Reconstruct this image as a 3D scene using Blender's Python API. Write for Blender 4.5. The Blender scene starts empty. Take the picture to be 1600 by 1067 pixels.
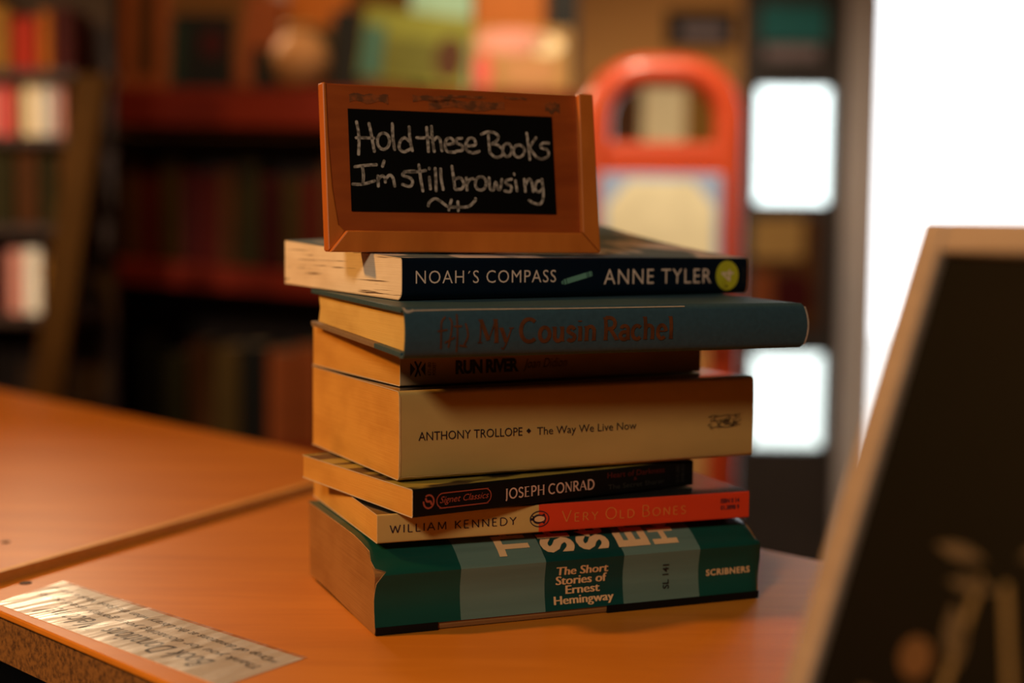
import bpy, bmesh, math, random
from mathutils import Vector, Matrix
random.seed(7)
sc = bpy.context.scene
C = sc.collection
T = 0.90                                   # height of the counter top
def V(*a): return Vector(a)

# ---------------------------------------------------------------- camera
cam_data = bpy.data.cameras.new('camera'); cam = bpy.data.objects.new('camera', cam_data); C.objects.link(cam)
cam_data.sensor_width = 36.0; cam_data.lens = 50.0; cam_data.clip_start = 0.02
cam_data.dof.use_dof = True; cam_data.dof.focus_distance = 0.665; cam_data.dof.aperture_fstop = 3.3
PITCH, ROLL = 0.07503, 0.00996
_U = V(0, math.sin(PITCH), math.cos(PITCH)); _X = V(1, 0, 0); _B = V(0, -math.cos(PITCH), math.sin(PITCH))
camX = math.cos(ROLL)*_X + math.sin(ROLL)*_U; camY = -math.sin(ROLL)*_X + math.cos(ROLL)*_U
cam.matrix_world = Matrix(((camX.x, camY.x, _B.x, 0.0), (camX.y, camY.y, _B.y, 0.0), (camX.z, camY.z, _B.z, T + 0.1826), (0, 0, 0, 1)))
sc.camera = cam

# ---------------------------------------------------------------- world, exposure, lamps
w = bpy.data.worlds.new('daylight'); sc.world = w; w.use_nodes = True
bg = w.node_tree.nodes['Background']; bg.inputs[0].default_value = (0.95, 0.975, 1.0, 1); bg.inputs[1].default_value = 3.6
sc.view_settings.view_transform = 'Standard'; sc.view_settings.look = 'None'
sc.view_settings.gamma = 1.0; sc.view_settings.exposure = 0.0; sc.view_settings.use_curve_mapping = False
def lamp(name, kind, loc, energy, col, target=None, **kw):
    d = bpy.data.lights.new(name, kind); o = bpy.data.objects.new(name, d); C.objects.link(o)
    d.energy = energy; d.color = col; o.location = loc
    for k, v in kw.items(): setattr(d, k, v)
    if target is not None: o.rotation_euler = (V(*target) - V(*loc)).to_track_quat('-Z', 'Y').to_euler()
    return o
WARM = (1.0, 0.45, 0.095); SOFT = (1.0, 0.78, 0.53)
lamp('ceiling_lamp_front', 'AREA', (-0.85, -1.30, 2.35), 26, SOFT, (0, .7, T), size=0.42, shape='DISK')
lamp('wall_lamp_left', 'AREA', (-1.70, 0.45, 2.05), 29, WARM, (-.05, .65, T+.1), size=0.16, shape='DISK')
lamp('added_sheen_lamp', 'AREA', (-1.25, 3.55, 2.10), 24, (1.0, .70, .42), (-.3, 1.0, T), size=0.28, shape='DISK')  # unseen lamp added to give the counter and notice their sheen
lamp('added_spot', 'SPOT', (-.40, 2.30, 2.80), 75, (1.0, 0.64, 0.30), (-.40, 3.12, 1.52), spot_size=math.radians(62), spot_blend=0.8, shadow_soft_size=0.06)  # added spot, brightens the things on top of the bookcase
lamp('added_spot', 'SPOT', (0.10, 1.30, 2.7), 250, (1.0, 0.80, 0.55), (0.38, 3.1, 1.30), spot_size=math.radians(48), spot_blend=0.8, shadow_soft_size=0.06)  # added spot, brightens the red stand and the tan wall
lamp('added_spot', 'SPOT', (-1.0, 0.9, 2.6), 190, (1.0, 0.80, 0.58), (-.93, 2.57, 1.17), spot_size=math.radians(20), spot_blend=0.8, shadow_soft_size=0.05)  # added spot, brightens the pale books on the left rack

# ---------------------------------------------------------------- materials
def mat(name, col, rough=0.6, spec=0.35, var=0.0, nscale=(40, 40, 40), col2=None, bump=0.0, coat=0.0, detail=4.0, ramp=None, metallic=0.0):
    """plain or two-colour noise material in object coordinates"""
    m = bpy.data.materials.new(name); m.use_nodes = True; nt = m.node_tree; b = nt.nodes['Principled BSDF']
    b.inputs['Roughness'].default_value = rough; b.inputs['Specular IOR Level'].default_value = spec
    b.inputs['Coat Weight'].default_value = coat; b.inputs['Coat Roughness'].default_value = 0.12
    b.inputs['Metallic'].default_value = metallic
    b.inputs['Base Color'].default_value = (*col, 1)
    if var or col2 or bump:
        tc = nt.nodes.new('ShaderNodeTexCoord'); mp = nt.nodes.new('ShaderNodeMapping'); mp.inputs['Scale'].default_value = nscale
        no = nt.nodes.new('ShaderNodeTexNoise'); no.inputs['Scale'].default_value = 1.0; no.inputs['Detail'].default_value = detail
        nt.links.new(tc.outputs['Object'], mp.inputs[0]); nt.links.new(mp.outputs[0], no.inputs['Vector'])
        r = nt.nodes.new('ShaderNodeValToRGB'); nt.links.new(no.outputs['Fac'], r.inputs[0])
        lo, hi = ramp or (0.3, 0.7)
        r.color_ramp.elements[0].position = lo; r.color_ramp.elements[1].position = hi
        c2 = col2 or tuple(c*(1-var) for c in col)
        r.color_ramp.elements[0].color = (*c2, 1); r.color_ramp.elements[1].color = (*col, 1)
        if var or col2: nt.links.new(r.outputs[0], b.inputs['Base Color'])
        if bump:
            bp = nt.nodes.new('ShaderNodeBump'); bp.inputs['Strength'].default_value = bump; bp.inputs['Distance'].default_value = 0.0006
            nt.links.new(no.outputs['Fac'], bp.inputs['Height']); nt.links.new(bp.outputs[0], b.inputs['Normal'])
    return m
def wood(name, c1, c2, axis_scale, rough=0.42, spec=0.4, fine=8.0, coat=0.0):
    """stretched two-layer noise grain"""
    m = bpy.data.materials.new(name); m.use_nodes = True; nt = m.node_tree; b = nt.nodes['Principled BSDF']
    b.inputs['Roughness'].default_value = rough; b.inputs['Specular IOR Level'].default_value = spec; b.inputs['Coat Weight'].default_value = coat
    tc = nt.nodes.new('ShaderNodeTexCoord')
    f = []
    for k, dis in ((1.0, 1.2), (fine, 0.3)):
        mp = nt.nodes.new('ShaderNodeMapping'); mp.inputs['Scale'].default_value = tuple(a*k for a in axis_scale)
        no = nt.nodes.new('ShaderNodeTexNoise'); no.inputs['Detail'].default_value = 5; no.inputs['Distortion'].default_value = dis; no.inputs['Scale'].default_value = 1
        nt.links.new(tc.outputs['Object'], mp.inputs[0]); nt.links.new(mp.outputs[0], no.inputs['Vector']); f.append(no)
    mx = nt.nodes.new('ShaderNodeMath'); mx.operation = 'ADD'; nt.links.new(f[0].outputs['Fac'], mx.inputs[0])
    m2 = nt.nodes.new('ShaderNodeMath'); m2.operation = 'MULTIPLY'; m2.inputs[1].default_value = 0.6; nt.links.new(f[1].outputs['Fac'], m2.inputs[0]); nt.links.new(m2.outputs[0], mx.inputs[1])
    r = nt.nodes.new('ShaderNodeValToRGB'); nt.links.new(mx.outputs[0], r.inputs[0])
    r.color_ramp.elements[0].position = 0.55; r.color_ramp.elements[1].position = 1.05
    r.color_ramp.elements[0].color = (*c2, 1); r.color_ramp.elements[1].color = (*c1, 1)
    nt.links.new(r.outputs[0], b.inputs['Base Color'])
    bp = nt.nodes.new('ShaderNodeBump'); bp.inputs['Strength'].default_value = 0.12; bp.inputs['Distance'].default_value = 0.0004
    nt.links.new(f[1].outputs['Fac'], bp.inputs['Height']); nt.links.new(bp.outputs[0], b.inputs['Normal'])
    return m
def pages(name, col, dark, streak=0.0):
    """stacked page edges: very fine layers along z, optional dark gaps between leaves"""
    m = bpy.data.materials.new(name); m.use_nodes = True; nt = m.node_tree; b = nt.nodes['Principled BSDF']
    b.inputs['Roughness'].default_value = 0.85; b.inputs['Specular IOR Level'].default_value = 0.1
    tc = nt.nodes.new('ShaderNodeTexCoord')
    def layer(scale, lo, hi, c0, c1):
        mp = nt.nodes.new('ShaderNodeMapping'); mp.inputs['Scale'].default_value = scale
        no = nt.nodes.new('ShaderNodeTexNoise'); no.inputs['Scale'].default_value = 1; no.inputs['Detail'].default_value = 3
        nt.links.new(tc.outputs['Object'], mp.inputs[0]); nt.links.new(mp.outputs[0], no.inputs['Vector'])
        r = nt.nodes.new('ShaderNodeValToRGB'); nt.links.new(no.outputs['Fac'], r.inputs[0])
        r.color_ramp.elements[0].position = lo; r.color_ramp.elements[1].position = hi
        r.color_ramp.elements[0].color = (*c0, 1); r.color_ramp.elements[1].color = (*c1, 1)
        return no, r
    no, r = layer((14, 14, 1900), 0.3, 0.7, dark, col)
    out = r.outputs[0]
    no3, r3 = layer((25, 25, 60), 0.25, 0.6, (0.8, 0.74, 0.68), (1, 1, 1))
    mx = nt.nodes.new('ShaderNodeMixRGB'); mx.blend_type = 'MULTIPLY'; mx.inputs[0].default_value = 1
    nt.links.new(out, mx.inputs[1]); nt.links.new(r3.outputs[0], mx.inputs[2]); out = mx.outputs[0]
    if streak:
        n2, r2 = layer((16, 16, 620), streak, streak+0.05, (0.10, 0.055, 0.03), (1, 1, 1))
        mx = nt.nodes.new('ShaderNodeMixRGB'); mx.blend_type = 'MULTIPLY'; mx.inputs[0].default_value = 1
        nt.links.new(out, mx.inputs[1]); nt.links.new(r2.outputs[0], mx.inputs[2]); out = mx.outputs[0]
    nt.links.new(out, b.inputs['Base Color'])
    bp = nt.nodes.new('ShaderNodeBump'); bp.inputs['Strength'].default_value = 0.35; bp.inputs['Distance'].default_value = 0.0003
    nt.links.new(no.outputs['Fac'], bp.inputs['Height']); nt.links.new(bp.outputs[0], b.inputs['Normal'])
    return m

# ---------------------------------------------------------------- mesh helpers
class MB:
    def __init__(s): s.v = []; s.f = []; s.m = []
    def face(s, idx, m=0): s.f.append(tuple(idx)); s.m.append(m)
    def add(s, p): s.v.append(tuple(p)); return len(s.v)-1
    def box(s, x0, x1, y0, y1, z0, z1, m=0):
        b = len(s.v)
        for z in (z0, z1):
            for x, y in ((x0, y0), (x1, y0), (x1, y1), (x0, y1)): s.v.append((x, y, z))
        for q in ((3, 2, 1, 0), (4, 5, 6, 7), (0, 1, 5, 4), (1, 2, 6, 5), (2, 3, 7, 6), (3, 0, 4, 7)): s.face([b+i for i in q], m)
        return s
    def hexa(s, p, m=0):                         # 8 corners, bottom ring then top ring
        b = len(s.v); s.v += [tuple(q) for q in p]
        for q in ((3, 2, 1, 0), (4, 5, 6, 7), (0, 1, 5, 4), (1, 2, 6, 5), (2, 3, 7, 6), (3, 0, 4, 7)): s.face([b+i for i in q], m)
        return s
    def prism(s, poly, z0, z1, m=0):             # plan polygon (counter-clockwise) extruded up
        n = len(poly); b = len(s.v)
        for z in (z0, z1):
            for x, y in poly: s.v.append((x, y, z))
        s.face([b+i for i in reversed(range(n))], m); s.face([b+n+i for i in range(n)], m)
        for i in range(n): j = (i+1) % n; s.face([b+i, b+j, b+n+j, b+n+i], m)
        return s
    def sweep(s, poly, xs, m=0, mf=None, cap=True, warp=None):   # (d,z) polygon extruded along x through stations xs
        n = len(poly); b = len(s.v)
        for x in xs:
            for d, z in poly:
                p = (x, d, z); s.v.append(warp(*p) if warp else p)
        for k in range(len(xs)-1):
            for i in range(n):
                j = (i+1) % n
                s.face([b+k*n+i, b+(k+1)*n+i, b+(k+1)*n+j, b+k*n+j], mf(i, 0.5*(xs[k]+xs[k+1])) if mf else m)
        if cap:
            s.face([b+i for i in range(n)], m); e = b+(len(xs)-1)*n; s.face([e+i for i in reversed(range(n))], m)
        return s
    def tube(s, path, r, m=0, n=10, closed=False, flat=1.0):
        P = [Vector(p) for p in path]; N = len(P); b = len(s.v); up = None
        for i, p in enumerate(P):
            t = (P[(i+1) % N]-P[i-1]) if closed else (P[min(i+1, N-1)]-P[max(i-1, 0)])
            t.normalize()
            if up is None: up = t.orthogonal().normalized()
            up = (up - t*up.dot(t)).normalized(); q = t.cross(up)
            for k in range(n):
                a = 2*math.pi*k/n; s.v.append(tuple(p + up*(r*math.cos(a)) + q*(r*flat*math.sin(a))))
        for i in range(N if closed else N-1):
            i2 = (i+1) % N
            for k in range(n):
                k2 = (k+1) % n; s.face([b+i*n+k, b+i*n+k2, b+i2*n+k2, b+i2*n+k], m)
        if not closed:
            s.face([b+k for k in reversed(range(n))], m); s.face([b+(N-1)*n+k for k in range(n)], m)
        return s
    def lathe(s, prof, m=0, n=24, c=(0, 0, 0)):
        b = len(s.v)
        for r, z in prof:
            for k in range(n): a = 2*math.pi*k/n; s.v.append((c[0]+r*math.cos(a), c[1]+r*math.sin(a), c[2]+z))
        for i in range(len(prof)-1):
            for k in range(n): k2 = (k+1) % n; s.face([b+i*n+k, b+i*n+k2, b+(i+1)*n+k2, b+(i+1)*n+k], m)
        s.face([b+k for k in reversed(range(n))], m); s.face([b+(len(prof)-1)*n+k for k in range(n)], m)
        return s
    def ribbon(s, pts, wid, fn, m=0, round_ends=True):   # flat stroke in a (u,v) plane, fn maps (u,v) to 3D
        P = [Vector((p[0], p[1])) for p in pts]
        if len(P) < 2: return s
        Q = [P[0]]
        for i in range(len(P)-1):                        # catmull-rom smoothing
            p0, p1, p2, p3 = P[max(i-1, 0)], P[i], P[i+1], P[min(i+2, len(P)-1)]
            if len(P) == 2: Q += [p1+(p2-p1)*(k/6) for k in range(1, 7)]; continue
            for k in range(1, 6):
                t = k/5; Q.append(0.5*((2*p1)+(p2-p0)*t+(2*p0-5*p1+4*p2-p3)*t*t+(3*p1-p0-3*p2+p3)*t**3))
        b = len(s.v); N = len(Q); h = wid/2
        for i, q in enumerate(Q):
            t = Q[min(i+1, N-1)]-Q[max(i-1, 0)]
            t = t.normalized() if t.length > 1e-9 else Vector((1, 0)); n2 = Vector((-t.y, t.x))*h
            s.v.append(fn(*(q+n2))); s.v.append(fn(*(q-n2)))
        for i in range(N-1): s.face([b+2*i, b+2*i+1, b+2*i+3, b+2*i+2], m)
        if round_ends:
            for q, sg in ((Q[0], -1), (Q[-1], 1)):
                t = (Q[1]-Q[0]) if sg < 0 else (Q[-1]-Q[-2]); a0 = math.atan2(t.y, t.x)+(math.pi if sg < 0 else 0)
                c = s.add(fn(*q)); ring = [s.add(fn(q.x+h*math.cos(a0+a), q.y+h*math.sin(a0+a))) for a in [math.pi*(k/6-0.5) for k in range(7)]]
                for k in range(6): s.face([c, ring[k], ring[k+1]], m)
        return s
    def build(s, name, mats, parent=None, smooth=False, bevel=0.0, loc=None, rz=0.0, bevseg=2):
        me = bpy.data.meshes.new(name); me.from_pydata(s.v, [], s.f)
        mats = mats if isinstance(mats, (list, tuple)) else [mats]
        for m in mats: me.materials.append(m)
        for p, mi in zip(me.polygons, s.m): p.material_index = mi; p.use_smooth = smooth
        me.validate(); me.update()
        bm = bmesh.new(); bm.from_mesh(me); bmesh.ops.recalc_face_normals(bm, faces=bm.faces); bm.to_mesh(me); bm.free()
        o = bpy.data.objects.new(name, me); C.objects.link(o)
        if parent is not None: o.parent = parent
        if loc is not None: o.location = loc
        o.rotation_euler.z = rz
        if bevel:
            bv = o.modifiers.new('bevel', 'BEVEL'); bv.width = bevel; bv.segments = bevseg; bv.limit_method = 'ANGLE'; bv.angle_limit = math.radians(40)
        if smooth:
            me.set_sharp_from_angle(angle=math.radians(38))
        return o
def tag(o, label=None, cat=None, group=None, kind=None):
    if label: o['label'] = label
    if cat: o['category'] = cat
    if group: o['group'] = group
    if kind: o['kind'] = kind
    return o
def thing(name, label, cat, loc=(0, 0, 0), rz=0.0, group=None):
    o = bpy.data.objects.new(name, None); C.objects.link(o); o.empty_display_size = 0.02
    o.location = loc; o.rotation_euler.z = rz
    return tag(o, label, cat, group)
def struct(o): o['kind'] = 'structure'; return o

# ---- lettering: the built-in font turned into flat mesh, fitted to a box and laid on a surface
_cache = {}
def font_mesh(text, bold=0.0, space=1.0, align='LEFT', shear=0.0, line=1.0):
    key = (text, bold, space, align, shear, line)
    if key not in _cache:
        cu = bpy.data.curves.new('t', 'FONT'); cu.body = text; cu.size = 1; cu.offset = bold; cu.space_character = space; cu.align_x = align; cu.shear = shear; cu.space_line = line
        cu.resolution_u = 3
        o = bpy.data.objects.new('t', cu); C.objects.link(o)
        dg = bpy.context.evaluated_depsgraph_get(); me = bpy.data.meshes.new_from_object(o.evaluated_get(dg))
        vs = [(v.co.x, v.co.y) for v in me.vertices]; fs = [tuple(p.vertices) for p in me.polygons]
        bpy.data.objects.remove(o); bpy.data.curves.remove(cu); bpy.data.meshes.remove(me)
        _cache[key] = (vs, fs)
    return _cache[key]
def text_into(mb, text, u0, u1, v0, v1, fn, m=0, cuts=0, along=False, **kw):
    """fit text into the box u0..u1, v0..v1 of a surface; fn(u,v) gives the 3D point"""
    vs, fs = font_mesh(text, **kw)
    xs = [a for a, _ in vs]; ys = [b for _, b in vs]; x0, x1, y0, y1 = min(xs), max(xs), min(ys), max(ys)
    if cuts:                                     # slice the letters so that they can follow a curved surface
        bm = bmesh.new(); bv = [bm.verts.new((x, y, 0)) for x, y in vs]
        for f in fs:
            try: bm.faces.new([bv[i] for i in f])
            except ValueError: pass
        for k in range(1, cuts):
            co = (x0+(x1-x0)*k/cuts, 0, 0) if along else (0, y0+(y1-y0)*k/cuts, 0)
            bmesh.ops.bisect_plane(bm, geom=bm.verts[:]+bm.edges[:]+bm.faces[:], plane_co=co, plane_no=(1, 0, 0) if along else (0, 1, 0))
        bm.verts.index_update(); vs = [(v.co.x, v.co.y) for v in bm.verts]; fs = [tuple(v.index for v in f.verts) for f in bm.faces]; bm.free()
    b = len(mb.v)
    for x, y in vs: mb.v.append(tuple(fn(u0+(x-x0)/(x1-x0)*(u1-u0), v0+(y-y0)/(y1-y0)*(v1-v0))))
    for f in fs: mb.face([b+i for i in f], m)
    return mb
def text_part(name, text, u0, u1, v0, v1, fn, material, parent, **kw):
    return text_into(MB(), text, u0, u1, v0, v1, fn, **kw).build(name, material, parent)

# ---- own stroke alphabet (one unit high) for the engraved-style lettering; 1 = thick stroke, 0 = thin
def arc(cx, cy, rx, ry, a0, a1, n=10): return [(cx+rx*math.cos(math.radians(a0+(a1-a0)*i/n)), cy+ry*math.sin(math.radians(a0+(a1-a0)*i/n))) for i in range(n+1)]
GL = {  # letter: (advance, strokes, serif points)
 'A': (.72, [(0, [(0, 0), (.33, 1)]), (1, [(.33, 1), (.68, 0)]), (0, [(.12, .34), (.55, .34)])], [(0, 0), (.68, 0)]),
 'B': (.60, [(1, [(.08, 0), (.08, 1)]), (1, [(.08, 1)]+arc(.28, .765, .22, .235, 90, -90)+[(.08, .53)]), (1, [(.08, .53)]+arc(.3, .265, .26, .265, 90, -90)+[(.08, 0)])], []),
 'C': (.72, [(1, arc(.40, .5, .38, .5, 48, 312, 16))], []),
 'D': (.74, [(1, [(.08, 0), (.08, 1)]), (1, [(.08, 1)]+arc(.28, .5, .42, .5, 90, -90, 14)+[(.08, 0)])], [(.06, 0), (.06, 1)]),
 'E': (.54, [(1, [(.08, 0), (.08, 1)]), (0, [(.08, 1), (.48, 1)]), (0, [(.08, .52), (.42, .52)]), (0, [(.08, 0), (.5, 0)])], [(.06, 0), (.06, 1)]),
 'H': (.74, [(1, [(.08, 0), (.08, 1)]), (1, [(.64, 0), (.64, 1)]), (0, [(.08, .52), (.64, .52)])], [(.08, 0), (.08, 1), (.64, 0), (.64, 1)]),
 'I': (.18, [(1, [(.09, 0), (.09, 1)])], [(.09, 0), (.09, 1)]),
 'J': (.30, [(1, [(.18, 1), (.18, .05)]+arc(.03, .02, .15, .24, 0, -70, 5))], [(.18, 1)]),
 'K': (.62, [(1, [(.08, 0), (.08, 1)]), (0, [(.56, 1), (.08, .42)]), (1, [(.22, .6), (.6, 0)])], [(.08, 0), (.08, 1)]),
 'L': (.50, [(1, [(.08, 0), (.08, 1)]), (0, [(.08, 0), (.48, 0)])], [(.08, 1)]),
 'M': (.84, [(0, [(.06, 0), (.1, 1)]), (1, [(.1, 1), (.42, .1)]), (0, [(.42, .1), (.74, 1)]), (1, [(.74, 1), (.78, 0)])], [(.06, 0), (.1, 1), (.78, 0), (.74, 1)]),
 'N': (.74, [(0, [(.08, 0), (.08, 1)]), (1, [(.08, 1), (.66, 0)]), (0, [(.66, 0), (.66, 1)])], [(.08, 0), (.06, 1), (.66, 1)]),
 'O': (.82, [(1, arc(.41, .5, .38, .5, 0, 360, 24))], []),
 'P': (.56, [(1, [(.08, 0), (.08, 1)]), (1, [(.08, 1)]+arc(.27, .73, .24, .27, 90, -90)+[(.08, .46)])], [(.08, 0), (.06, 1)]),
 'R': (.62, [(1, [(.08, 0), (.08, 1)]), (1, [(.08, 1)]+arc(.27, .75, .24, .25, 90, -90)+[(.08, .5)]), (1, [(.28, .5), (.6, 0)])], [(.08, 0), (.06, 1), (.6, 0)]),
 'S': (.52, [(1, [(.46, .86)]+arc(.26, .75, .2, .25, 50, 180, 8)+[(.12, .6), (.38, .42)]+arc(.25, .25, .22, .25, 30, -150, 10))], []),
 'T': (.60, [(1, [(.3, 0), (.3, 1)]), (0, [(.02, 1), (.58, 1)])], [(.3, 0)]),
 'V': (.68, [(1, [(.02, 1), (.34, 0)]), (0, [(.34, 0), (.66, 1)])], [(.02, 1), (.66, 1)]),
 'W': (.98, [(1, [(.02, 1), (.26, 0)]), (0, [(.26, 0), (.49, .9)]), (1, [(.49, .9), (.72, 0)]), (0, [(.72, 0), (.96, 1)])], [(.02, 1), (.96, 1)]),
 'Y': (.64, [(1, [(.02, 1), (.32, .48), (.32, 0)]), (0, [(.32, .48), (.62, 1)])], [(.02, 1), (.62, 1), (.32, 0)]),
 'a': (.48, [(1, [(.08, .5)]+arc(.24, .48, .16, .14, 150, 0, 6)+[(.4, 0)]), (1, arc(.22, .17, .18, .17, 60, 330, 12))], [(.42, 0)]),
 'c': (.46, [(1, arc(.25, .31, .22, .31, 45, 315, 12))], []),
 'e': (.48, [(0, [(.05, .34), (.43, .34)]), (1, arc(.24, .31, .2, .31, 5, 315, 14))], []),
 'h': (.54, [(1, [(.09, 0), (.09, 1)]), (1, [(.09, .42)]+arc(.26, .42, .17, .2, 150, 0, 6)+[(.43, 0)])], [(.09, 0), (.07, 1), (.43, 0)]),
 'i': (.22, [(1, [(.11, 0), (.11, .62)]), (1, [(.11, .84), (.11, .9)])], [(.11, 0), (.09, .62)]),
 'l': (.22, [(1, [(.11, 0), (.11, 1)])], [(.11, 0), (.09, 1)]),
 'n': (.54, [(1, [(.09, 0), (.09, .62)]), (1, [(.09, .42)]+arc(.26, .42, .17, .2, 150, 0, 6)+[(.43, 0)])], [(.09, 0), (.07, .62), (.43, 0)]),
 'o': (.52, [(1, arc(.26, .31, .22, .31, 0, 360, 16))], []),
 's': (.40, [(1, [(.35, .5)]+arc(.2, .46, .14, .16, 50, 200, 6)+[(.28, .28)]+arc(.2, .16, .16, .16, 30, -150, 7))], []),
 'u': (.54, [(1, [(.09, .62), (.09, .2)]+arc(.25, .2, .16, .2, 180, 320, 6)+[(.43, .3)]), (1, [(.43, .62), (.43, 0)])], [(.07, .62), (.41, .62), (.45, 0)]),
 'y': (.52, [(1, [(.04, .62), (.27, 0)]), (0, [(.48, .62), (.2, -.26), (.08, -.24)])], [(.04, .62), (.48, .62)]),
}
def strokes_into(mb, text, u0, u1, v0, v1, fn, thick=.12, thin=.12, serif=0.0, gap=.12, space=.35, m=0, sizes=None):
    """sizes: per-letter height factor (small capitals)"""
    adv = 0; place = []
    for i, ch in enumerate(text):
        k = sizes[i] if sizes else 1.0
        if ch == ' ': adv += space; continue
        place.append((ch, adv, k)); adv += GL[ch][0]*k+gap
    adv -= gap; su = (u1-u0)/adv; sv = v1-v0
    f = lambda u, v: fn(u0+u*su, v0+v*sv)
    asp = su/sv
    for ch, x, k in place:
        _, st, sf = GL[ch]
        for tk, pl in st:
            P = [((x+p[0]*k), p[1]*k) for p in pl]
            mb.ribbon(P, thick if tk else thin, f, m, round_ends=False)
        if serif:
            for sx, sy in sf: mb.ribbon([(x+(sx-serif)*k, sy*k), (x+(sx+serif)*k, sy*k)], thin*0.9, f, m, round_ends=False)
    return mb

# ================================================================ the setting
m_wall = mat('tan_wall_paint', (0.46, 0.22, 0.065), 0.8, var=0.15, nscale=(2, 2, 2))
m_wall2 = mat('dark_brown_wall', (0.075, 0.035, 0.015), 0.8, var=0.15, nscale=(2, 2, 2))
m_floor = wood('dark_floor_boards', (0.10, 0.05, 0.025), (0.05, 0.025, 0.012), (1.5, 14, 14), rough=0.5)
m_ceil = mat('ceiling_paint', (0.20, 0.13, 0.07), 0.9, var=0.05, nscale=(3, 3, 3))
m_ground = mat('pale_pavement', (0.72, 0.72, 0.70), 0.9, var=0.1, nscale=(3, 3, 3))
m_doorframe = mat('dark_bronze_door_metal', (0.028, 0.020, 0.018), 0.5, var=0.2, nscale=(10, 10, 10))
m_jamb = mat('grey_mauve_jamb_paint', (0.42, 0.37, 0.37), 0.45, var=0.15, nscale=(8, 8, 2))
m_glass = bpy.data.materials.new('window_glass'); m_glass.use_nodes = True
_n = m_glass.node_tree; _n.nodes.clear(); _o = _n.nodes.new('ShaderNodeOutputMaterial'); _t = _n.nodes.new('ShaderNodeBsdfTransparent'); _g = _n.nodes.new('ShaderNodeBsdfGlossy'); _x = _n.nodes.new('ShaderNodeMixShader')
_t.inputs[0].default_value = (0.93, 0.98, 0.96, 1); _g.inputs['Roughness'].default_value = 0.02; _x.inputs[0].default_value = 0.06
_n.links.new(_t.outputs[0], _x.inputs[1]); _n.links.new(_g.outputs[0], _x.inputs[2]); _n.links.new(_x.outputs[0], _o.inputs[0])

X0, X1, Y0, Y1, ZC = -2.9, 2.7, -2.6, 4.20, 2.9
DX0, DX1, DZ1 = 1.058, 2.02, 2.25            # open doorway in the back wall
WX0, WX1 = 0.665, 0.965                       # dark framed glazed panel left of the doorway
struct(MB().box(X0-.1, X1+.1, Y0-.1, Y1+.1, -.1, 0).build('floor', m_floor))
struct(MB().box(X0-.1, X1+.1, Y0-.1, Y1+.1, ZC, ZC+.1).build('ceiling', m_ceil))
struct(MB().box(X0-.1, X0, Y0, Y1, 0, ZC).build('wall_left', m_wall2))
struct(MB().box(X1, X1+.1, Y0, Y1, 0, ZC).build('wall_right', m_wall2))
struct(MB().box(X0-.1, X1+.1, Y0-.1, Y0, 0, ZC).build('wall_front', m_wall2))
wb = MB().box(X0-.1, WX0, Y1, Y1+.1, 0, ZC).box(DX1, X1+.1, Y1, Y1+.1, 0, ZC).box(WX0, DX1, Y1, Y1+.1, DZ1, ZC)
struct(wb.build('wall_back', m_wall))
struct(MB().box(-6, 9, Y1+.1, 16, -.14, -.02).build('pavement', m_ground))
# jamb between the glazed panel and the open doorway
j = MB().box(WX1, 1.0, Y1-.03, Y1+.1, 0, DZ1).box(1.0, DX0, Y1-.05, Y1+.13, 0, DZ1)
struct(j.build('trim_1', m_jamb, bevel=.004))
# the glazed panel: dark stiles and rails, two clear panes, an opaque middle panel
P1 = (T+.285, T+.620); P2 = (T-.440, T-.165)
wn = MB()
wn.box(WX0, .715, Y1, Y1+.06, 0, DZ1).box(.930, WX1, Y1, Y1+.06, 0, DZ1)
for a, b2 in ((0, P2[0]), (P2[1], P1[0]), (P1[1], DZ1)): wn.box(.715, .930, Y1+.006, Y1+.054, a, b2)
wo = struct(wn.build('window_1', m_doorframe, bevel=.004))
MB().box(.715, .930, Y1+.026, Y1+.032, P1[0], P1[1]).box(.715, .930, Y1+.026, Y1+.032, P2[0], P2[1]).build('window_pane', m_glass, wo)

# ================================================================ counter
m_top = wood('orange_wood_laminate', (0.66, 0.235, 0.024), (0.55, 0.18, 0.015), (2.2, 16, 16), rough=0.40, spec=0.24, fine=7)
m_edge = wood('pale_edge_band', (0.78, 0.46, 0.12), (0.70, 0.38, 0.09), (4, 40, 40), rough=0.5)
m_core = mat('dark_particle_board', (0.22, 0.095, 0.024), 0.85, col2=(0.06, 0.024, 0.008), nscale=(420, 420, 420), bump=0.4, ramp=(.3, .6))
m_base = mat('dark_cabinet_paint', (0.012, 0.008, 0.006), 0.7, var=0.2, nscale=(6, 6, 6))
m_plug = mat('dark_plug', (0.06, 0.028, 0.012), 0.6, var=0.3, nscale=(300, 300, 300))
UT = V(-.7095, .7047, 0); NT = V(.7047, .7095, 0)          # along and across the counter
def tp(a, c): p = V(-.1361, .5644, 0) + UT*a + NT*c; return (p.x, p.y)
FAR_SLOPE = [(-.1016, 1.0864), (1.15, -.226)]
near_L, near_R = (-.277, .703), (1.05, -.615)
front_poly = [near_L, near_R, FAR_SLOPE[1], FAR_SLOPE[0]]
ct = thing('counter', 'long orange wood counter piece that the book stack and the chalkboard sign stand on', 'counter', (.15, .55, 0))
off = V(-.15, -.55, 0)
def loc2(poly): return [(p[0]+off.x, p[1]+off.y) for p in poly]
def inset(poly, d):
    c = V(sum(p[0] for p in poly)/len(poly), sum(p[1] for p in poly)/len(poly)); out = []
    n = len(poly)
    for i in range(n):
        a, b, e = V(*poly[i-1]), V(*poly[i]), V(*poly[(i+1) % n])
        t1, t2 = (b-a).normalized(), (e-b).normalized(); n1, n2 = V(-t1.y, t1.x), V(-t2.y, t2.x)
        k = d/(1+n1.dot(n2)); q = b+(n1+n2)*k; out.append((q.x, q.y))
    return out
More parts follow.
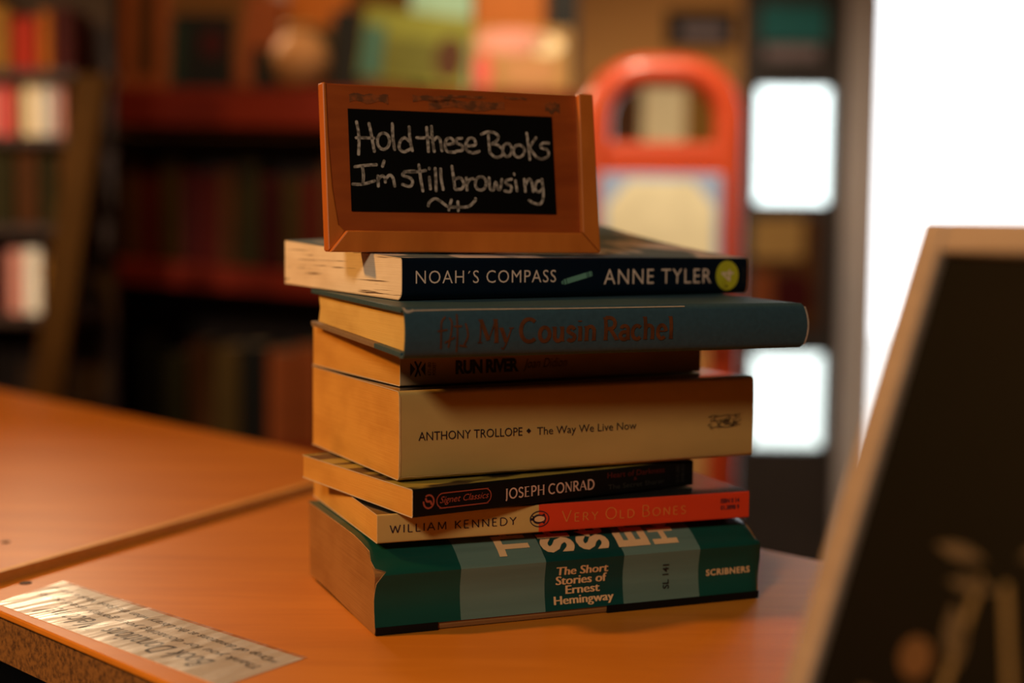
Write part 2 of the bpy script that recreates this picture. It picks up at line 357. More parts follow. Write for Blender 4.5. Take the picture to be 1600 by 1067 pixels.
MB().prism(loc2(front_poly), T-.0032, T).build('laminate_top', m_top, ct, bevel=.0008)
MB().prism(loc2(inset(front_poly, .0025)), T-.026, T-.0032).build('particle_core', m_core, ct)
MB().prism(loc2(inset(front_poly, .05)), 0, T-.026).build('cabinet_base', m_base, ct)
left_poly = [(-1.35, 1.768), near_L, FAR_SLOPE[0], (-1.17, 2.207)]
ZL = T+.0045
cl = thing('counter', 'slightly higher orange wood counter piece left of the seam, reaching back to the shelves', 'counter', (-.8, 1.4, 0)); off = V(.8, -1.4, 0)
MB().prism(loc2(left_poly), ZL-.004, ZL).build('laminate_top', m_top, cl, bevel=.0008)
MB().prism(loc2(inset(left_poly, .0025)), T-.020, ZL-.004).build('particle_core', m_core, cl)
MB().prism(loc2(inset(left_poly, .05)), 0, T-.020).build('cabinet_base', m_base, cl)
s0, s1 = V(*near_L, 0), V(*FAR_SLOPE[0], 0); sd = (s1-s0).normalized(); sn = V(sd.y, -sd.x, 0)
eb = [s0-sn*.0018, s0+sn*.0030, s1+sn*.0030, s1-sn*.0018]
MB().prism(loc2([(p.x, p.y) for p in eb]), ZL+.0001, ZL+.0012).prism(loc2([(p.x, p.y) for p in (s0+sn*.0003, s0+sn*.0030, s1+sn*.0030, s1+sn*.0003)]), T+.0001, ZL+.0001).build('edge_band', m_edge, cl)
def disc(mb, x, y, z, r, h=.0006): return mb.lathe([(r, 0), (r, h*.6), (r*.85, h)], c=(x, y, z), n=18)
pl = V(-.0879, .5982, 0) + V(-.7435, .6687, 0)*.206 + V(-.6687, -.7435, 0)*.0145
disc(MB(), pl.x-.15, pl.y-.55, T-.0001, .0032).build('screw_plug', m_plug, ct)
pl = V(-.0879, .5982, 0) + V(-.7435, .6687, 0)*.2845 + V(-.6687, -.7435, 0)*-.017
disc(MB(), pl.x+.8, pl.y-1.4, ZL-.0001, .0026).build('screw_plug', m_plug, cl)

# ---- taped paper notice on the counter edge, upside down
m_paper = mat('taped_notice_paper', (0.90, 0.88, 0.92), 0.30, spec=0.5, var=0.10, nscale=(60, 60, 60), coat=0.5)
m_tape = bpy.data.materials.new('clear_wrinkled_tape'); m_tape.use_nodes = True
_n = m_tape.node_tree; _n.nodes.clear(); _o = _n.nodes.new('ShaderNodeOutputMaterial'); _t = _n.nodes.new('ShaderNodeBsdfTransparent'); _g = _n.nodes.new('ShaderNodeBsdfGlossy'); _x = _n.nodes.new('ShaderNodeMixShader')
_g.inputs['Roughness'].default_value = 0.28; _x.inputs[0].default_value = 0.17
_tc = _n.nodes.new('ShaderNodeTexCoord'); _mp = _n.nodes.new('ShaderNodeMapping'); _mp.inputs['Scale'].default_value = (55, 14, 14); _no = _n.nodes.new('ShaderNodeTexNoise'); _no.inputs['Scale'].default_value = 1; _bp = _n.nodes.new('ShaderNodeBump'); _bp.inputs['Strength'].default_value = 0.9; _bp.inputs['Distance'].default_value = 0.006
_n.links.new(_tc.outputs['Object'], _mp.inputs[0]); _n.links.new(_mp.outputs[0], _no.inputs['Vector']); _n.links.new(_no.outputs['Fac'], _bp.inputs['Height']); _n.links.new(_bp.outputs[0], _g.inputs['Normal'])
_n.links.new(_t.outputs[0], _x.inputs[1]); _n.links.new(_g.outputs[0], _x.inputs[2]); _n.links.new(_x.outputs[0], _o.inputs[0])
m_ink = mat('notice_ink', (0.035, 0.03, 0.03), 0.6, var=0.2, nscale=(200, 200, 200))
m_inkb = mat('notice_title_ink', (0.03, 0.035, 0.06), 0.6, var=0.2, nscale=(200, 200, 200))
LA, LU, LV = V(-.0879, .5982), V(-.7435, .6687), V(-.6687, -.7435)
nt = thing('paper_notice', 'white paper notice taped upside down along the front edge of the counter', 'notice', (LA.x, LA.y, T), math.atan2(LU.y, LU.x))
# local frame: x along the text, y towards the counter edge
lf = lambda u, v: (u, v, .00032)
def frame_y(u, v, z): return (u, v, z)
pp = MB(); N = 24
MB().prism([(-.0045, .0465), (.1775, .0452), (.1935, .0002), (.0005, 0)][::-1], .0, .0002).build('paper_sheet', m_paper, nt)
text_part('title_lettering', 'Book Donations Welcome!', .0245, .1535, .0275, .0410, lf, m_inkb, nt, shear=.25)
text_part('text_line', 'Thank you for donating your gently used books.', .0035, .1830, .0172, .0240, lf, m_ink, nt, shear=.15)
text_part('text_line', '**Drop off donations at the Library when the Book Nook is closed', .0045, .1868, .0064, .0130, lf, m_ink, nt, shear=.15)
MB().prism([(-.006, .0468), (.179, .0456), (.1965, -.0015), (.0, -.0022)][::-1], .00036, .00042).build('clear_tape', m_tape, nt)

# ================================================================ the stack of books
m_pg_white = pages('white_page_edges', (0.82, 0.72, 0.60), (0.73, 0.62, 0.50), streak=0.345)
m_pg_cream = pages('cream_page_edges', (0.64, 0.45, 0.16), (0.60, 0.41, 0.14))
m_pg_tan = pages('tan_page_edges', (0.60, 0.34, 0.09), (0.54, 0.29, 0.07))
m_pg_or = pages('toasted_page_edges', (0.60, 0.32, 0.075), (0.54, 0.275, 0.06))
m_pg_old = pages('old_brown_page_edges', (0.33, 0.165, 0.06), (0.27, 0.13, 0.045))
m_inside = mat('cover_inside_card', (0.55, 0.45, 0.35), 0.7, var=0.1, nscale=(60, 60, 60))

class Book:
    """one lying book: local x along the spine, y away from the spine, z up; z = 0 under the spine"""
    def __init__(s, name, label, x, y, yaw, zb, zt, zbF, ztF, L, W, th=.0004, r=.0012, rb=None, bulge=.0, warp=None, group='books stacked on the counter'):
        s.e = thing(name, label, 'book', (x, y, T+zb), yaw, group)
        s.t = zt-zb; s.bF = zbF-zb; s.tF = ztF-zb; s.L, s.W, s.th, s.r, s.b = L, W, th, r, bulge; s.rb = rb or r
        s.warp = warp or (lambda x, d, z: (x, d, z))
    def top(s, d): return s.t+(s.tF-s.t)*d/s.W
    def bot(s, d): return s.bF*d/s.W
    def spine(s, z):
        t = min(max(z/s.t, 0), 1); r = s.r
        d = -s.b*4*t*(1-t)
        if z > s.t-r: d += r-math.sqrt(max(r*r-(z-s.t+r)**2, 0))
        elif z < s.rb: d += s.rb-math.sqrt(max(s.rb**2-(s.rb-z)**2, 0))
        return d
    def path(s, inset=0.0):
        r = s.r; pts = [(s.W, s.bot(s.W)), (s.W*.66, s.bot(s.W*.66)), (s.W*.33, s.bot(s.W*.33)), (s.rb, s.bot(s.rb))]
        zr = [r*(1-math.cos(math.pi/2*k/5)) for k in range(1, 6)]; zs = [s.rb*(1-math.cos(math.pi/2*k/5)) for k in range(1, 6)]
        zs = zs + [s.rb+(s.t-r-s.rb)*k/8 for k in range(1, 8)] + [s.t-z for z in reversed(zr)]
        pts += [(s.spine(z), z) for z in zs]
        pts += [(d, s.top(d)) for d in (r, s.W*.12, s.W*.25, s.W*.4, s.W*.55, s.W*.7, s.W*.85, s.W)]
        return pts
    def stations(s, cuts=()):
        xs = sorted(set([0, s.L]+[s.L*k/8 for k in range(1, 8)]+list(cuts))); return xs
    def cover(s, mats, mf=None, cuts=(), name='cover'):
        """wrap-around cover with real card thickness; mats[-1] is the inside and edge of the card"""
        pts = s.path(); n = len(pts); th = s.th; inn = []
        for i in range(n):
            a, b = pts[max(i-1, 0)], pts[min(i+1, n-1)]; tx, tz = b[0]-a[0], b[1]-a[1]; l = math.hypot(tx, tz) or 1
            inn.append((pts[i][0]+tz/l*th, pts[i][1]-tx/l*th))
        # the path runs bottom -> spine -> top, so the book's inside lies to its right
        k = len(mats)-1; mb = MB(); xs = s.stations(cuts)
        for x in xs:
            for d, z in pts: mb.v.append(s.warp(x, d, z))
        O = len(mb.v)
        for x in xs:
            for d, z in inn: mb.v.append(s.warp(x, d, z))
        for a in range(len(xs)-1):
            xm = .5*(xs[a]+xs[a+1])
            for i in range(n-1):
                dm, zm = .5*(pts[i][0]+pts[i+1][0]), .5*(pts[i][1]+pts[i+1][1])
                reg = 'top' if (dm > s.r*.9 and zm > s.t*.5) else 'bottom' if dm > s.r*.9 else 'spine'
                mi = mf(xm, dm, zm, reg) if mf else 0
                mb.face([a*n+i, (a+1)*n+i, (a+1)*n+i+1, a*n+i+1], mi)
                mb.face([O+a*n+i+1, O+(a+1)*n+i+1, O+(a+1)*n+i, O+a*n+i], k)
            for i in (0, n-1): mb.face([a*n+i, O+a*n+i, O+(a+1)*n+i, (a+1)*n+i], k)
        e = (len(xs)-1)*n
        for i in range(n-1):
            mb.face([i, i+1, O+i+1, O+i], k); mb.face([e+i, O+e+i, O+e+i+1, e+i+1], k)
        return mb.build(name, mats, s.e, smooth=True)
    def block(s, material, x0=.0003, x1=None, foreinset=.0006, bow=.0, d0=None):
        th = s.th+.00004; Wp = s.W-foreinset; d0 = th if d0 is None else d0
        zs = [s.t*k/10 for k in range(11)]
        sp = []
        for z in zs:
            zz = min(max(z, th), s.t-th); sp.append((s.spine(zz)+d0, zz))
        lo = [(d, s.bot(d)+th) for d in (Wp, Wp*.75, Wp*.5, Wp*.25)]
        hi = [(d, s.top(d)-th) for d in (Wp*.25, Wp*.5, Wp*.75, Wp)]
        poly = lo+sp+hi
        x1 = s.L-.0003 if x1 is None else x1
        return MB().sweep(poly, [x0+(x1-x0)*k/8 for k in range(9)], warp=s.warp).build('page_block', material, s.e)
    def on_spine(s, off=.00022): return lambda u, v: s.warp(u, s.spine(v)-off, v)
    def on_top(s, off=.00025): return lambda u, d: s.warp(u, d, s.top(d)+off)

# ---------------- seventh from the top: fat green paperback with the torn cover
m_green = mat('glossy_dark_green_cover', (0.005, 0.072, 0.056), 0.38, spec=0.25, var=0.3, nscale=(12, 60, 60), coat=0.06)
m_gteal = mat('grey_teal_band', (0.130, 0.215, 0.185), 0.40, spec=0.25, var=0.18, nscale=(10, 180, 180), coat=0.06)
m_dgreen = mat('deep_green_band', (0.003, 0.060, 0.054), 0.38, spec=0.25, var=0.3, nscale=(12, 60, 60), coat=0.06)
m_blackcov = mat('black_cover', (0.005, 0.005, 0.005), 0.55, spec=0.15, var=0.2, nscale=(30, 30, 30))
m_peach = mat('peach_print', (0.78, 0.50, 0.26), 0.45, var=0.08, nscale=(100, 100, 100))
m_blackink = mat('black_print', (0.012, 0.012, 0.012), 0.5, var=0.2, nscale=(100, 100, 100))
m_ragged = mat('ragged_card_edge', (0.52, 0.30, 0.15), 0.8, var=0.4, nscale=(250, 250, 250))
hx, hy, hyaw = -.0620, .6354, math.radians(22.0)
hb = thing('book', 'thick worn green and grey paperback at the very bottom of the stack', 'book', (hx, hy, T), hyaw, 'books stacked on the counter')
HP = [(.1232, .0398), (.0836, .0399), (.0520, .0400), (.0330, .0399), (.0200, .0390), (.0110, .0366), (.0050, .0334), (.0012, .0306), (-.0012, .0292), (-.0022, .0278), (-.0014, .0240), (-.0006, .0200), (-.0004, .0160), (-.0008, .0110), (-.0016, .0066), (-.0022, .0038)]   # front cover -> spine
HL = .2041
_al = [0.0]
for a, b in zip(HP, HP[1:]): _al.append(_al[-1]+math.hypot(b[0]-a[0], b[1]-a[1]))
RIDGE = _al[8]
def hem_at(s, q, off=.00025):                 # q: arc length measured from the spine ridge, positive down the spine, negative over the cover
    a = RIDGE+q; i = 0
    while i < len(HP)-2 and _al[i+1] < a: i += 1
    t = (a-_al[i])/(_al[i+1]-_al[i]); p = (HP[i][0]+(HP[i+1][0]-HP[i][0])*t, HP[i][1]+(HP[i+1][1]-HP[i][1])*t)
    tx, tz = HP[i+1][0]-HP[i][0], HP[i+1][1]-HP[i][1]; l = math.hypot(tx, tz)
    return (s, p[0]+tz/l*off, p[1]-tx/l*off)
cols = [.0418, .0846, .1260, .1679]
def hem_mat(x, i): k = sum(x > c for c in cols); return (0, 1, 2, 1, 0)[k]
mb = MB(); n = len(HP); xs = sorted(set(cols+[0.0, .006, .02, .03, .06, .1, .115, .145, .185, .196, .2010, .2041]))
def ragged(x, i):                              # torn left edge of the card along the spine ridge
    if x > 1e-6: return x
    return {5: .0015, 6: .0004, 7: .0012, 8: .0058, 9: .0040, 10: .0012, 11: .0006}.get(i, .0003)
def hem_round(x, d, z):                        # softened right hand corner
    k = max(0, (x-.1985)/.0056); return (x-(.0022*k*k*min(1, abs(z-.020)/.018)), d+.0012*k*k, z-.0012*k*k*(1 if z > .03 else 0))
for lay in (0, 1):
    for x in xs:
        for i, (d, z) in enumerate(HP):
            a, b = HP[max(i-1, 0)], HP[min(i+1, n-1)]; tx, tz = b[0]-a[0], b[1]-a[1]; l = math.hypot(tx, tz); th = .00045*lay
            mb.v.append(hem_round(ragged(x, i), d-tz/l*th, z+tx/l*th))
NX = len(xs); O = NX*n
for a in range(NX-1):
    xm = .5*(xs[a]+xs[a+1])
    for i in range(n-1):
        mb.face([a*n+i, a*n+i+1, (a+1)*n+i+1, (a+1)*n+i], hem_mat(xm, i)); mb.face([O+a*n+i, O+(a+1)*n+i, O+(a+1)*n+i+1, O+a*n+i+1], 3)
    for i in (0, n-1): mb.face([a*n+i, (a+1)*n+i, O+(a+1)*n+i, O+a*n+i], 3)
e = (NX-1)*n
for i in range(n-1): mb.face([i, O+i, O+i+1, i+1], 3); mb.face([e+i, e+i+1, O+e+i+1, O+e+i], 3)
mb.build('cover', [m_green, m_gteal, m_dgreen, m_ragged], hb, smooth=True)
blk = [(.1226, .0393), (.0836, .0394), (.0520, .0395), (.0330, .0394), (.0205, .0385), (.0115, .0361), (.0056, .0329), (.0018, .0300), (-.0004, .0286), (-.0012, .0270), (-.0006, .0240), (.0001, .0200), (.0003, .0160), (-.0001, .0110), (-.0008, .0066), (-.0014, .0040), (-.0014, .0022), (-.0008, .0005), (.0077, .0002), (.0240, .0002), (.0397, .0006), (.0586, .0010), (.0836, .0014), (.1201, .0010)]
MB().sweep(blk, [.0006+(.2020-.0006)*k/8 for k in range(9)]).build('page_block', m_pg_old, hb)
fl = MB()                                      # what is left of the back cover, curling under the spine
for a, b in ((.0008, .0305), (.1172, .2020)):
    fl.hexa([(a, -.0020, .0002), (b, -.0020, .0002), (b, .11, .0002), (a, .11, .0002), (a, -.0024, .0040), (b, -.0024, .0040), (b, -.0018, .0041), (a, -.0018, .0041)])
fl.build('back_cover', m_blackcov, hb)
tf = lambda u, v: hem_at(u, RQ(v))
def RQ(z):                                     # height on the spine -> arc length from the ridge
    for i in range(8, n-1):
        if HP[i+1][1] <= z <= HP[i][1]: return _al[i]+(HP[i][1]-z)/(HP[i][1]-HP[i+1][1])*(_al[i+1]-_al[i])-RIDGE
    return 0
tmb = MB()
for tx_, u0, u1, v0, v1 in (('The Short', .0905, .1176, .0206, .0248), ('Stories of', .0905, .1170, .0158, .0200), ('Ernest', .0956, .1133, .0112, .0152), ('Hemingway', .0893, .1206, .0052, .0104)):
    for k_ in (-1, 0, 1): text_into(tmb, tx_, u0+k_*.00022, u1+k_*.00022, v0, v1, lambda u, v, k_=k_: hem_at(u, RQ(v), .00030+.00004*k_), cuts=8)
tmb.build('title_lettering', m_peach, hb)
text_into(MB(), 'SL 141', .0, 1, 0, 1, lambda u, v: hem_at(.1512-v*.0035, RQ(.0092+u*.0123)), cuts=10, along=True, bold=.02).build('catalogue_number', m_blackink, hb)
text_part('imprint_lettering', 'SCRIBNERS', .1722, .1974, .0136, .0169, tf, m_peach, hb, cuts=4, bold=.03, space=1.12)
for wrd, sa, sb, ln in (('The', .0625, .0795, .030), ('Short', .0850, .1025, .048), ('Stories', .1040, .1210, .060), ('Ernest', .1250, .1425, .056), ('Hemingway', .1445, .1620, .085)):
    q0 = -.0035                                # reads away from the spine, tops of the letters to the left
    text_into(MB(), wrd, 0, 1, 0, 1, lambda u, v, sa=sa, sb=sb, ln=ln: hem_at(sb-v*(sb-sa), q0-u*ln), cuts=40, along=True, bold=.045).build('front_title_word', m_peach, hb)

# ---------------- cream and vermilion paperback
m_cream = mat('cream_cover', (0.60, 0.41, 0.14), 0.42, var=0.12, nscale=(25, 60, 60), coat=0.1)
m_red = mat('vermilion_cover', (0.72, 0.055, 0.018), 0.38, var=0.12, nscale=(25, 60, 60), coat=0.15)
m_darkgloss = mat('glossy_black_cover', (0.016, 0.017, 0.018), 0.22, spec=0.5, var=0.2, nscale=(20, 20, 20), coat=0.3)
m_bluetext = mat('dark_blue_print', (0.03, 0.02, 0.035), 0.5, var=0.2, nscale=(100, 100, 100))
m_gold = mat('orange_gold_print', (0.78, 0.24, 0.05), 0.45, var=0.15, nscale=(100, 100, 100))
k = Book('book', 'thin paperback with a half cream half vermilion spine, second from the bottom of the stack', -.0609, .6432, .3707, .0405, .0540, .0405, .0556, .1953, .1267, r=.0009)
k.cover([m_cream, m_red, m_darkgloss, m_inside], lambda x, d, z, reg: 2 if reg == 'top' else (0 if x < .0800 else 1), cuts=(.0800,))
k.block(m_pg_tan)
S = k.on_spine()
strokes_into(MB(), 'WILLIAM KENNEDY', .0060, .0683, .0047, .0083, S, .11, .11, gap=.24, space=.55).build('author_lettering', m_bluetext, k.e)
strokes_into(MB(), 'VERY OLD BONES', .0920, .1591, .0043, .0098, S, .075, .075, gap=.22, space=.35, sizes=[1, .72, .72, .72, 0, 1, .72, .72, 0, 1, .72, .72, .72, .72]).build('title_lettering', m_gold, k.e)
em = MB()
em.ribbon([(.0803+.0048*math.cos(a), .0066+.0037*math.sin(a)) for a in [2*math.pi*i/20 for i in range(21)]], .0005, S)
em.ribbon([(.0768, .0066), (.0778, .0078), (.0795, .0084), (.0815, .0081), (.0826, .0086)], .0009, S); em.ribbon([(.0768, .0066), (.0780, .0052), (.0797, .0047), (.0815, .0052), (.0826, .0046)], .0009, S)
em.ribbon([(.0760, .0066), (.0772, .0068)], .0012, S); em.ribbon([(.0826, .0086), (.0834, .0066), (.0826, .0046)], .0006, S); em.ribbon([(.0775, .0073), (.0768, .0080)], .0007, S)
em.build('publisher_emblem', m_bluetext, k.e)
eb2 = MB(); b0 = len(eb2.v); eb2.v += [S(.0803+.0027*math.cos(2*math.pi*i/16), .0066+.0014*math.sin(2*math.pi*i/16)) for i in range(16)]; eb2.face(range(16))
for v in range(len(eb2.v)): eb2.v[v] = (eb2.v[v][0], eb2.v[v][1]-.00003, eb2.v[v][2])
eb2.build('emblem_belly', m_peach, k.e)
cod = text_into(MB(), 'ISBN 0 14', .1788, .1895, .0082, .0106, S, bold=.03); text_into(cod, '01.3898 9', .1788, .1895, .0048, .0072, S, bold=.03)
cod.build('code_lettering', m_bluetext, k.e)

# ---------------- black classic paperback, turned outwards
m_olive = mat('olive_picture_cover', (0.34, 0.26, 0.05), 0.35, col2=(0.03, 0.018, 0.01), nscale=(26, 70, 30), ramp=(.46, .54), detail=5)
m_redprint = mat('dull_red_print', (0.42, 0.085, 0.05), 0.5, var=0.2, nscale=(100, 100, 100))
m_palepink = mat('pale_pink_print', (0.72, 0.50, 0.40), 0.5, var=0.1, nscale=(100, 100, 100))
m_dimred = mat('faded_red_print', (0.12, 0.018, 0.012), 0.5, var=0.2, nscale=(100, 100, 100))
m_dimgrey = mat('faded_grey_print', (0.035, 0.038, 0.032), 0.5, var=0.2, nscale=(100, 100, 100))
c = Book('book', 'small black-spined paperback jutting out, with an olive picture cover and a red oval emblem', -.0440, .6324, .592, .0548, .0678, .0566, .0684, .1661, .1137, r=.0010)
c.cover([m_blackcov, m_olive, m_inside], lambda x, d, z, reg: 1 if reg == 'top' else 0)
c.block(m_pg_or)
S = c.on_spine()
em = MB()
em.ribbon([(.0083+.0027*math.cos(a), .0068+.0030*math.sin(a)) for a in [math.radians(120-300*i/16) for i in range(17)]], .0008, S)
em.ribbon([(.0068, .0082), (.0074, .0070), (.0092, .0068), (.0098, .0056)], .0010, S)
em.ribbon(arc(.0160, .0066, .0034, .0034, 90, 270, 10)+arc(.0386, .0066, .0034, .0034, -90, 90, 10)+[(.0160, .0100)], .0005, S)
text_into(em, 'Signet Classics', .0142, .0408, .0045, .0085, S, shear=.35)
em.build('series_emblem', m_redprint, c.e)
strokes_into(MB(), 'JOSEPH CONRAD', .0499, .1022, .0041, .0087, S, .15, .07, serif=.10, gap=.16, space=.32).build('author_lettering', m_palepink, c.e)
tm = MB(); text_into(tm, 'Heart of Darkness', .1104, .1469, .0085, .0112, S)
text_into(tm, '&', .1270, .1290, .0062, .0078, S); tm.build('title_lettering', m_dimred, c.e)
text_part('title_lettering', 'The Secret Sharer', .1109, .1470, .0028, .0052, S, m_dimgrey, c.e)
text_into(MB(), 'SIGNET 451 CE', 0, 1, 0, 1, lambda u, v: S(.1545+v*.0022, .0115-u*.0090)).build('code_lettering', m_dimgrey, c.e)
text_into(MB(), 'CE1834', 0, 1, 0, 1, lambda u, v: S(.1580+v*.0020, .0115-u*.0090)).build('code_lettering', m_dimgrey, c.e)

m_headband_ = mat('rubbed_pale_card', (0.75, 0.50, 0.22), 0.7, var=0.3, nscale=(200, 200, 200))
# ---------------- thick beige paperback
m_beige = mat('beige_cover', (0.54, 0.37, 0.13), 0.45, var=0.16, nscale=(14, 40, 40), coat=0.12)
m_navy = mat('navy_picture_cover', (0.012, 0.013, 0.020), 0.16, spec=0.55, col2=(0.10, 0.03, 0.015), nscale=(14, 18, 18), ramp=(.3, .45), coat=0.4)
m_ink3 = mat('blue_black_print', (0.014, 0.012, 0.020), 0.5, var=0.2, nscale=(100, 100, 100))
t = Book('book', 'thickest book of the stack, a beige-spined paperback with one line of small dark lettering', -.0515, .6476, .4604, .0690, .1105, .0690, .1114, .1979, .1251, r=.0022, bulge=.0006)
t.cover([m_beige, m_navy, m_inside], lambda x, d, z, reg: 1 if reg == 'top' else 0)
t.block(m_pg_or, d0=.0006)
S = t.on_spine()
tm = MB(); text_into(tm, 'ANTHONY TROLLOPE', .0094, .0631, .0178, .0219, lambda u, v: S(u, v+(.0004-(u-.0094)*.008)))
text_into(tm, 'The Way We Live Now', .0710, .1267, .0164, .0214, S)
b0 = len(tm.v); tm.v += [S(.0665+a, .0199+b) for a, b in ((-.0013, 0), (0, -.0013), (.0013, 0), (0, .0013))]; tm.face(range(b0, b0+4))
tm.build('title_lettering', m_ink3, t.e)
we = MB(); wf = t.on_spine(.0003); we.ribbon([(.0004, .0020), (.0006, .012), (.0003, .022), (.0005, .039)], .0005, wf); we.build('worn_edge', m_headband_, t.e)
rr = random.Random(8)
MB().ribbon([(.0004+.19*i/40, .0013+.0004*rr.random()) for i in range(41)], .00045, wf).build('worn_edge', m_headband_, t.e)

em = MB(); rr = random.Random(3)
for i in range(46):
    u, v = .1712+rr.random()*.017, .0164+rr.random()*.0048; a = rr.random()*6.3
    em.ribbon([(u, v), (u+.0016*math.cos(a), v+.0011*math.sin(a)), (u+.0024*math.cos(a+.8), v+.0016*math.sin(a+.8))], .00026, S)
em.ribbon([(.1700, .0172), (.1725, .0160), (.1760, .0164), (.1800, .0158), (.1850, .0162), (.1895, .0170)], .0003, S)
em.ribbon([(.1697, .0214), (.1730, .0222), (.1770, .0216), (.1810, .0222), (.1860, .0217), (.1892, .0224)], .0003, S)
em.build('publisher_emblem', m_ink3, t.e)

# ---------------- brown paperback under the hardback
m_brown = mat('brown_cover', (0.50, 0.33, 0.18), 0.5, var=0.2, nscale=(25, 60, 60))
m_brtop = mat('dark_brown_cover', (0.05, 0.028, 0.018), 0.35, var=0.3, nscale=(20, 20, 20))
rn = Book('book', 'brown paperback with bold black lettering tucked beneath the blue-grey hardback', -.0523, .6636, .533, .1110, .1276, .1124, .1335, .1771, .1062, r=.0008)
rn.cover([m_brown, m_brtop, m_inside], lambda x, d, z, reg: 1 if reg == 'top' else 0)
rn.block(m_pg_or)
S = rn.on_spine()
text_part('title_lettering', 'RUN RIVER', .0295, .0646, .0045, .0113, S, m_blackink, rn.e, bold=.045, space=.92)
text_part('author_lettering', 'Joan Didion', .0672, .0928, .0046, .0106, S, m_blackink, rn.e, shear=.35, bold=-.004)
em = MB()
for q in ([(.0052, .0045), (.0052, .0110), (.0078, .0080), (.0052, .0045)], [(.0132, .0045), (.0132, .0110), (.0108, .0078), (.0132, .0045)]): 
    b0 = len(em.v); em.v += [S(*p) for p in q[:3]]; em.face(range(b0, b0+3))
em.ribbon([(.0078, .0112), (.0092, .0080), (.0080, .0046)], .0010, S); em.ribbon([(.0092, .0080), (.0108, .0110)], .0008, S); em.ribbon([(.0092, .0080), (.0104, .0048)], .0008, S)
em.build('publisher_emblem', m_blackink, rn.e)
cd = MB()
text_into(cd, '671-80', 0, 1, 0, 1, lambda u, v: S(.0162-v*.0018, .0046+u*.0062)); text_into(cd, 'POCKET', 0, 1, 0, 1, lambda u, v: S(.0188-v*.0018, .0046+u*.0062)); cd.build('code_lettering', m_blackink, rn.e)

# ---------------- blue-grey hardback
m_cloth = mat('blue_grey_cloth', (0.032, 0.078, 0.110), 0.5, spec=0.3, var=0.16, nscale=(420, 420, 420), bump=0.25)
m_cloth2 = mat('grey_board_paper', (0.20, 0.135, 0.085), 0.6, var=0.15, nscale=(200, 200, 200))
m_copper = mat('dull_copper_stamping', (0.13, 0.044, 0.015), 0.5, var=0.5, nscale=(160, 160, 160))
m_headband = mat('worn_pale_cloth_edge', (0.48, 0.40, 0.33), 0.7, var=0.3, nscale=(200, 200, 200))
RB = dict(x=-.0468, y=.6126, yaw=.4214, zb=.1284, zt=.1504, zbF=.1342, ztF=.1535, L=.2083, W=.1431)
ra = Book('hardback_book', 'blue-grey cloth hardback with dull copper stamping, second from the top and longest of the stack', RB['x'], RB['y'], RB['yaw'], RB['zb'], RB['zt'], RB['zbF'], RB['ztF'], RB['L'], RB['W'], th=.0026, r=.0016, bulge=.0022, group='books stacked on the counter')
TH = .0024
def board(z_fn, nm, cuts):
    mb = MB(); W = ra.W; xs = [0, .05, .1, .15, ra.L-.0015]; b = 0
    ds = [.0046, .040, .090, W]
    for x in xs:
        for d in ds: mb.v.append((x, d, z_fn(d)))
        for d in ds: mb.v.append((x, d, z_fn(d)+TH))
    for a in range(4):
        for i in range(3):
            o = a*8; q = o+8
            mi = 1 if (d_mid := .5*(ds[i]+ds[i+1])) > .04 and cuts else 0
            mb.face([o+i, o+i+1, q+i+1, q+i], mi); mb.face([o+4+i, q+4+i, q+5+i, o+5+i], mi)
            if a == 0: mb.face([i, 4+i, 5+i, i+1], mi)
            if a == 3: mb.face([q+i, q+i+1, q+5+i, q+4+i], mi)
        mb.face([o, q, q+4, o+4], 0); mb.face([o+3, o+7, q+7, q+3], 1 if cuts else 0)
    return mb.build(nm, [m_cloth, m_cloth2], ra.e, bevel=.0004)
board(lambda d: ra.bot(d), 'lower_board', True)
board(lambda d: ra.top(d)-TH, 'upper_board', False)
# rounded cloth spine joining both boards, slightly longer than the page block
SZ = [ra.t*k/14 for k in range(15)]
prof = [(.0060, .0001)] + [(ra.spine(z), z) for z in SZ] + [(.0060, ra.t-.0001)]
inn = [(.0060, .0012)] + [(ra.spine(min(max(z, .0012), ra.t-.0012))+.0012, min(max(z, .0012), ra.t-.0012)) for z in SZ] + [(.0060, ra.t-.0012)]
def rend(x, d, z):                              # head cap bowed at the right end
    if x > .2: tt = min(max(z/ra.t, 0), 1); return (x+.0018*4*tt*(1-tt)-.0008, d, z)
    return (x, d, z)
MB().sweep(prof+inn[::-1], [0, .002, .05, .1, .15, .2, ra.L], warp=rend).build('spine', m_cloth, ra.e, smooth=True)
def cap(x0, x1): return MB().sweep([(ra.spine(z)-.0001, z) for z in SZ[1:-1]]+[(ra.spine(z)+.0016, z) for z in reversed(SZ[1:-1])], [x0, x1], warp=rend)
cap(ra.L-.0002, ra.L+.0006).build('head_cap', m_headband, ra.e)
zlo, zhi = TH+.0001, ra.t-TH-.0001
W2 = ra.W-.004
pb = [(W2, ra.bot(W2)+zlo), (.0060, ra.bot(.006)+zlo), (.0022, zlo+.0005), (.0004, ra.t*.35), (.0002, ra.t*.5), (.0004, ra.t*.65), (.0022, ra.top(0)-zlo-.0005), (.0060, ra.top(.006)-zlo), (W2, ra.top(W2)-zlo), (W2-.003, .5*(ra.top(W2)+ra.bot(W2)))]
MB().sweep(pb, [.0030, .06, .12, ra.L-.004]).build('page_block', m_pg_cream, ra.e)
worn = MB()
S = ra.on_spine(.00025)
worn.ribbon([(.0, ra.t-.0010), (.03, ra.t-.0008), (.08, ra.t-.0009), (.14, ra.t-.0007)], .00045, S); worn.ribbon([(.0002, ra.t-.0002), (.0012, ra.t-.0016), (.004, ra.t-.0009)], .0010, S)
worn.build('worn_edge', m_headband, ra.e)
strokes_into(MB(), 'My Cousin Rachel', .0341, .1330, .0066, .0166, S, .17, .06, serif=.10, gap=.10, space=.26).build('title_lettering', m_copper, ra.e)
em = MB()
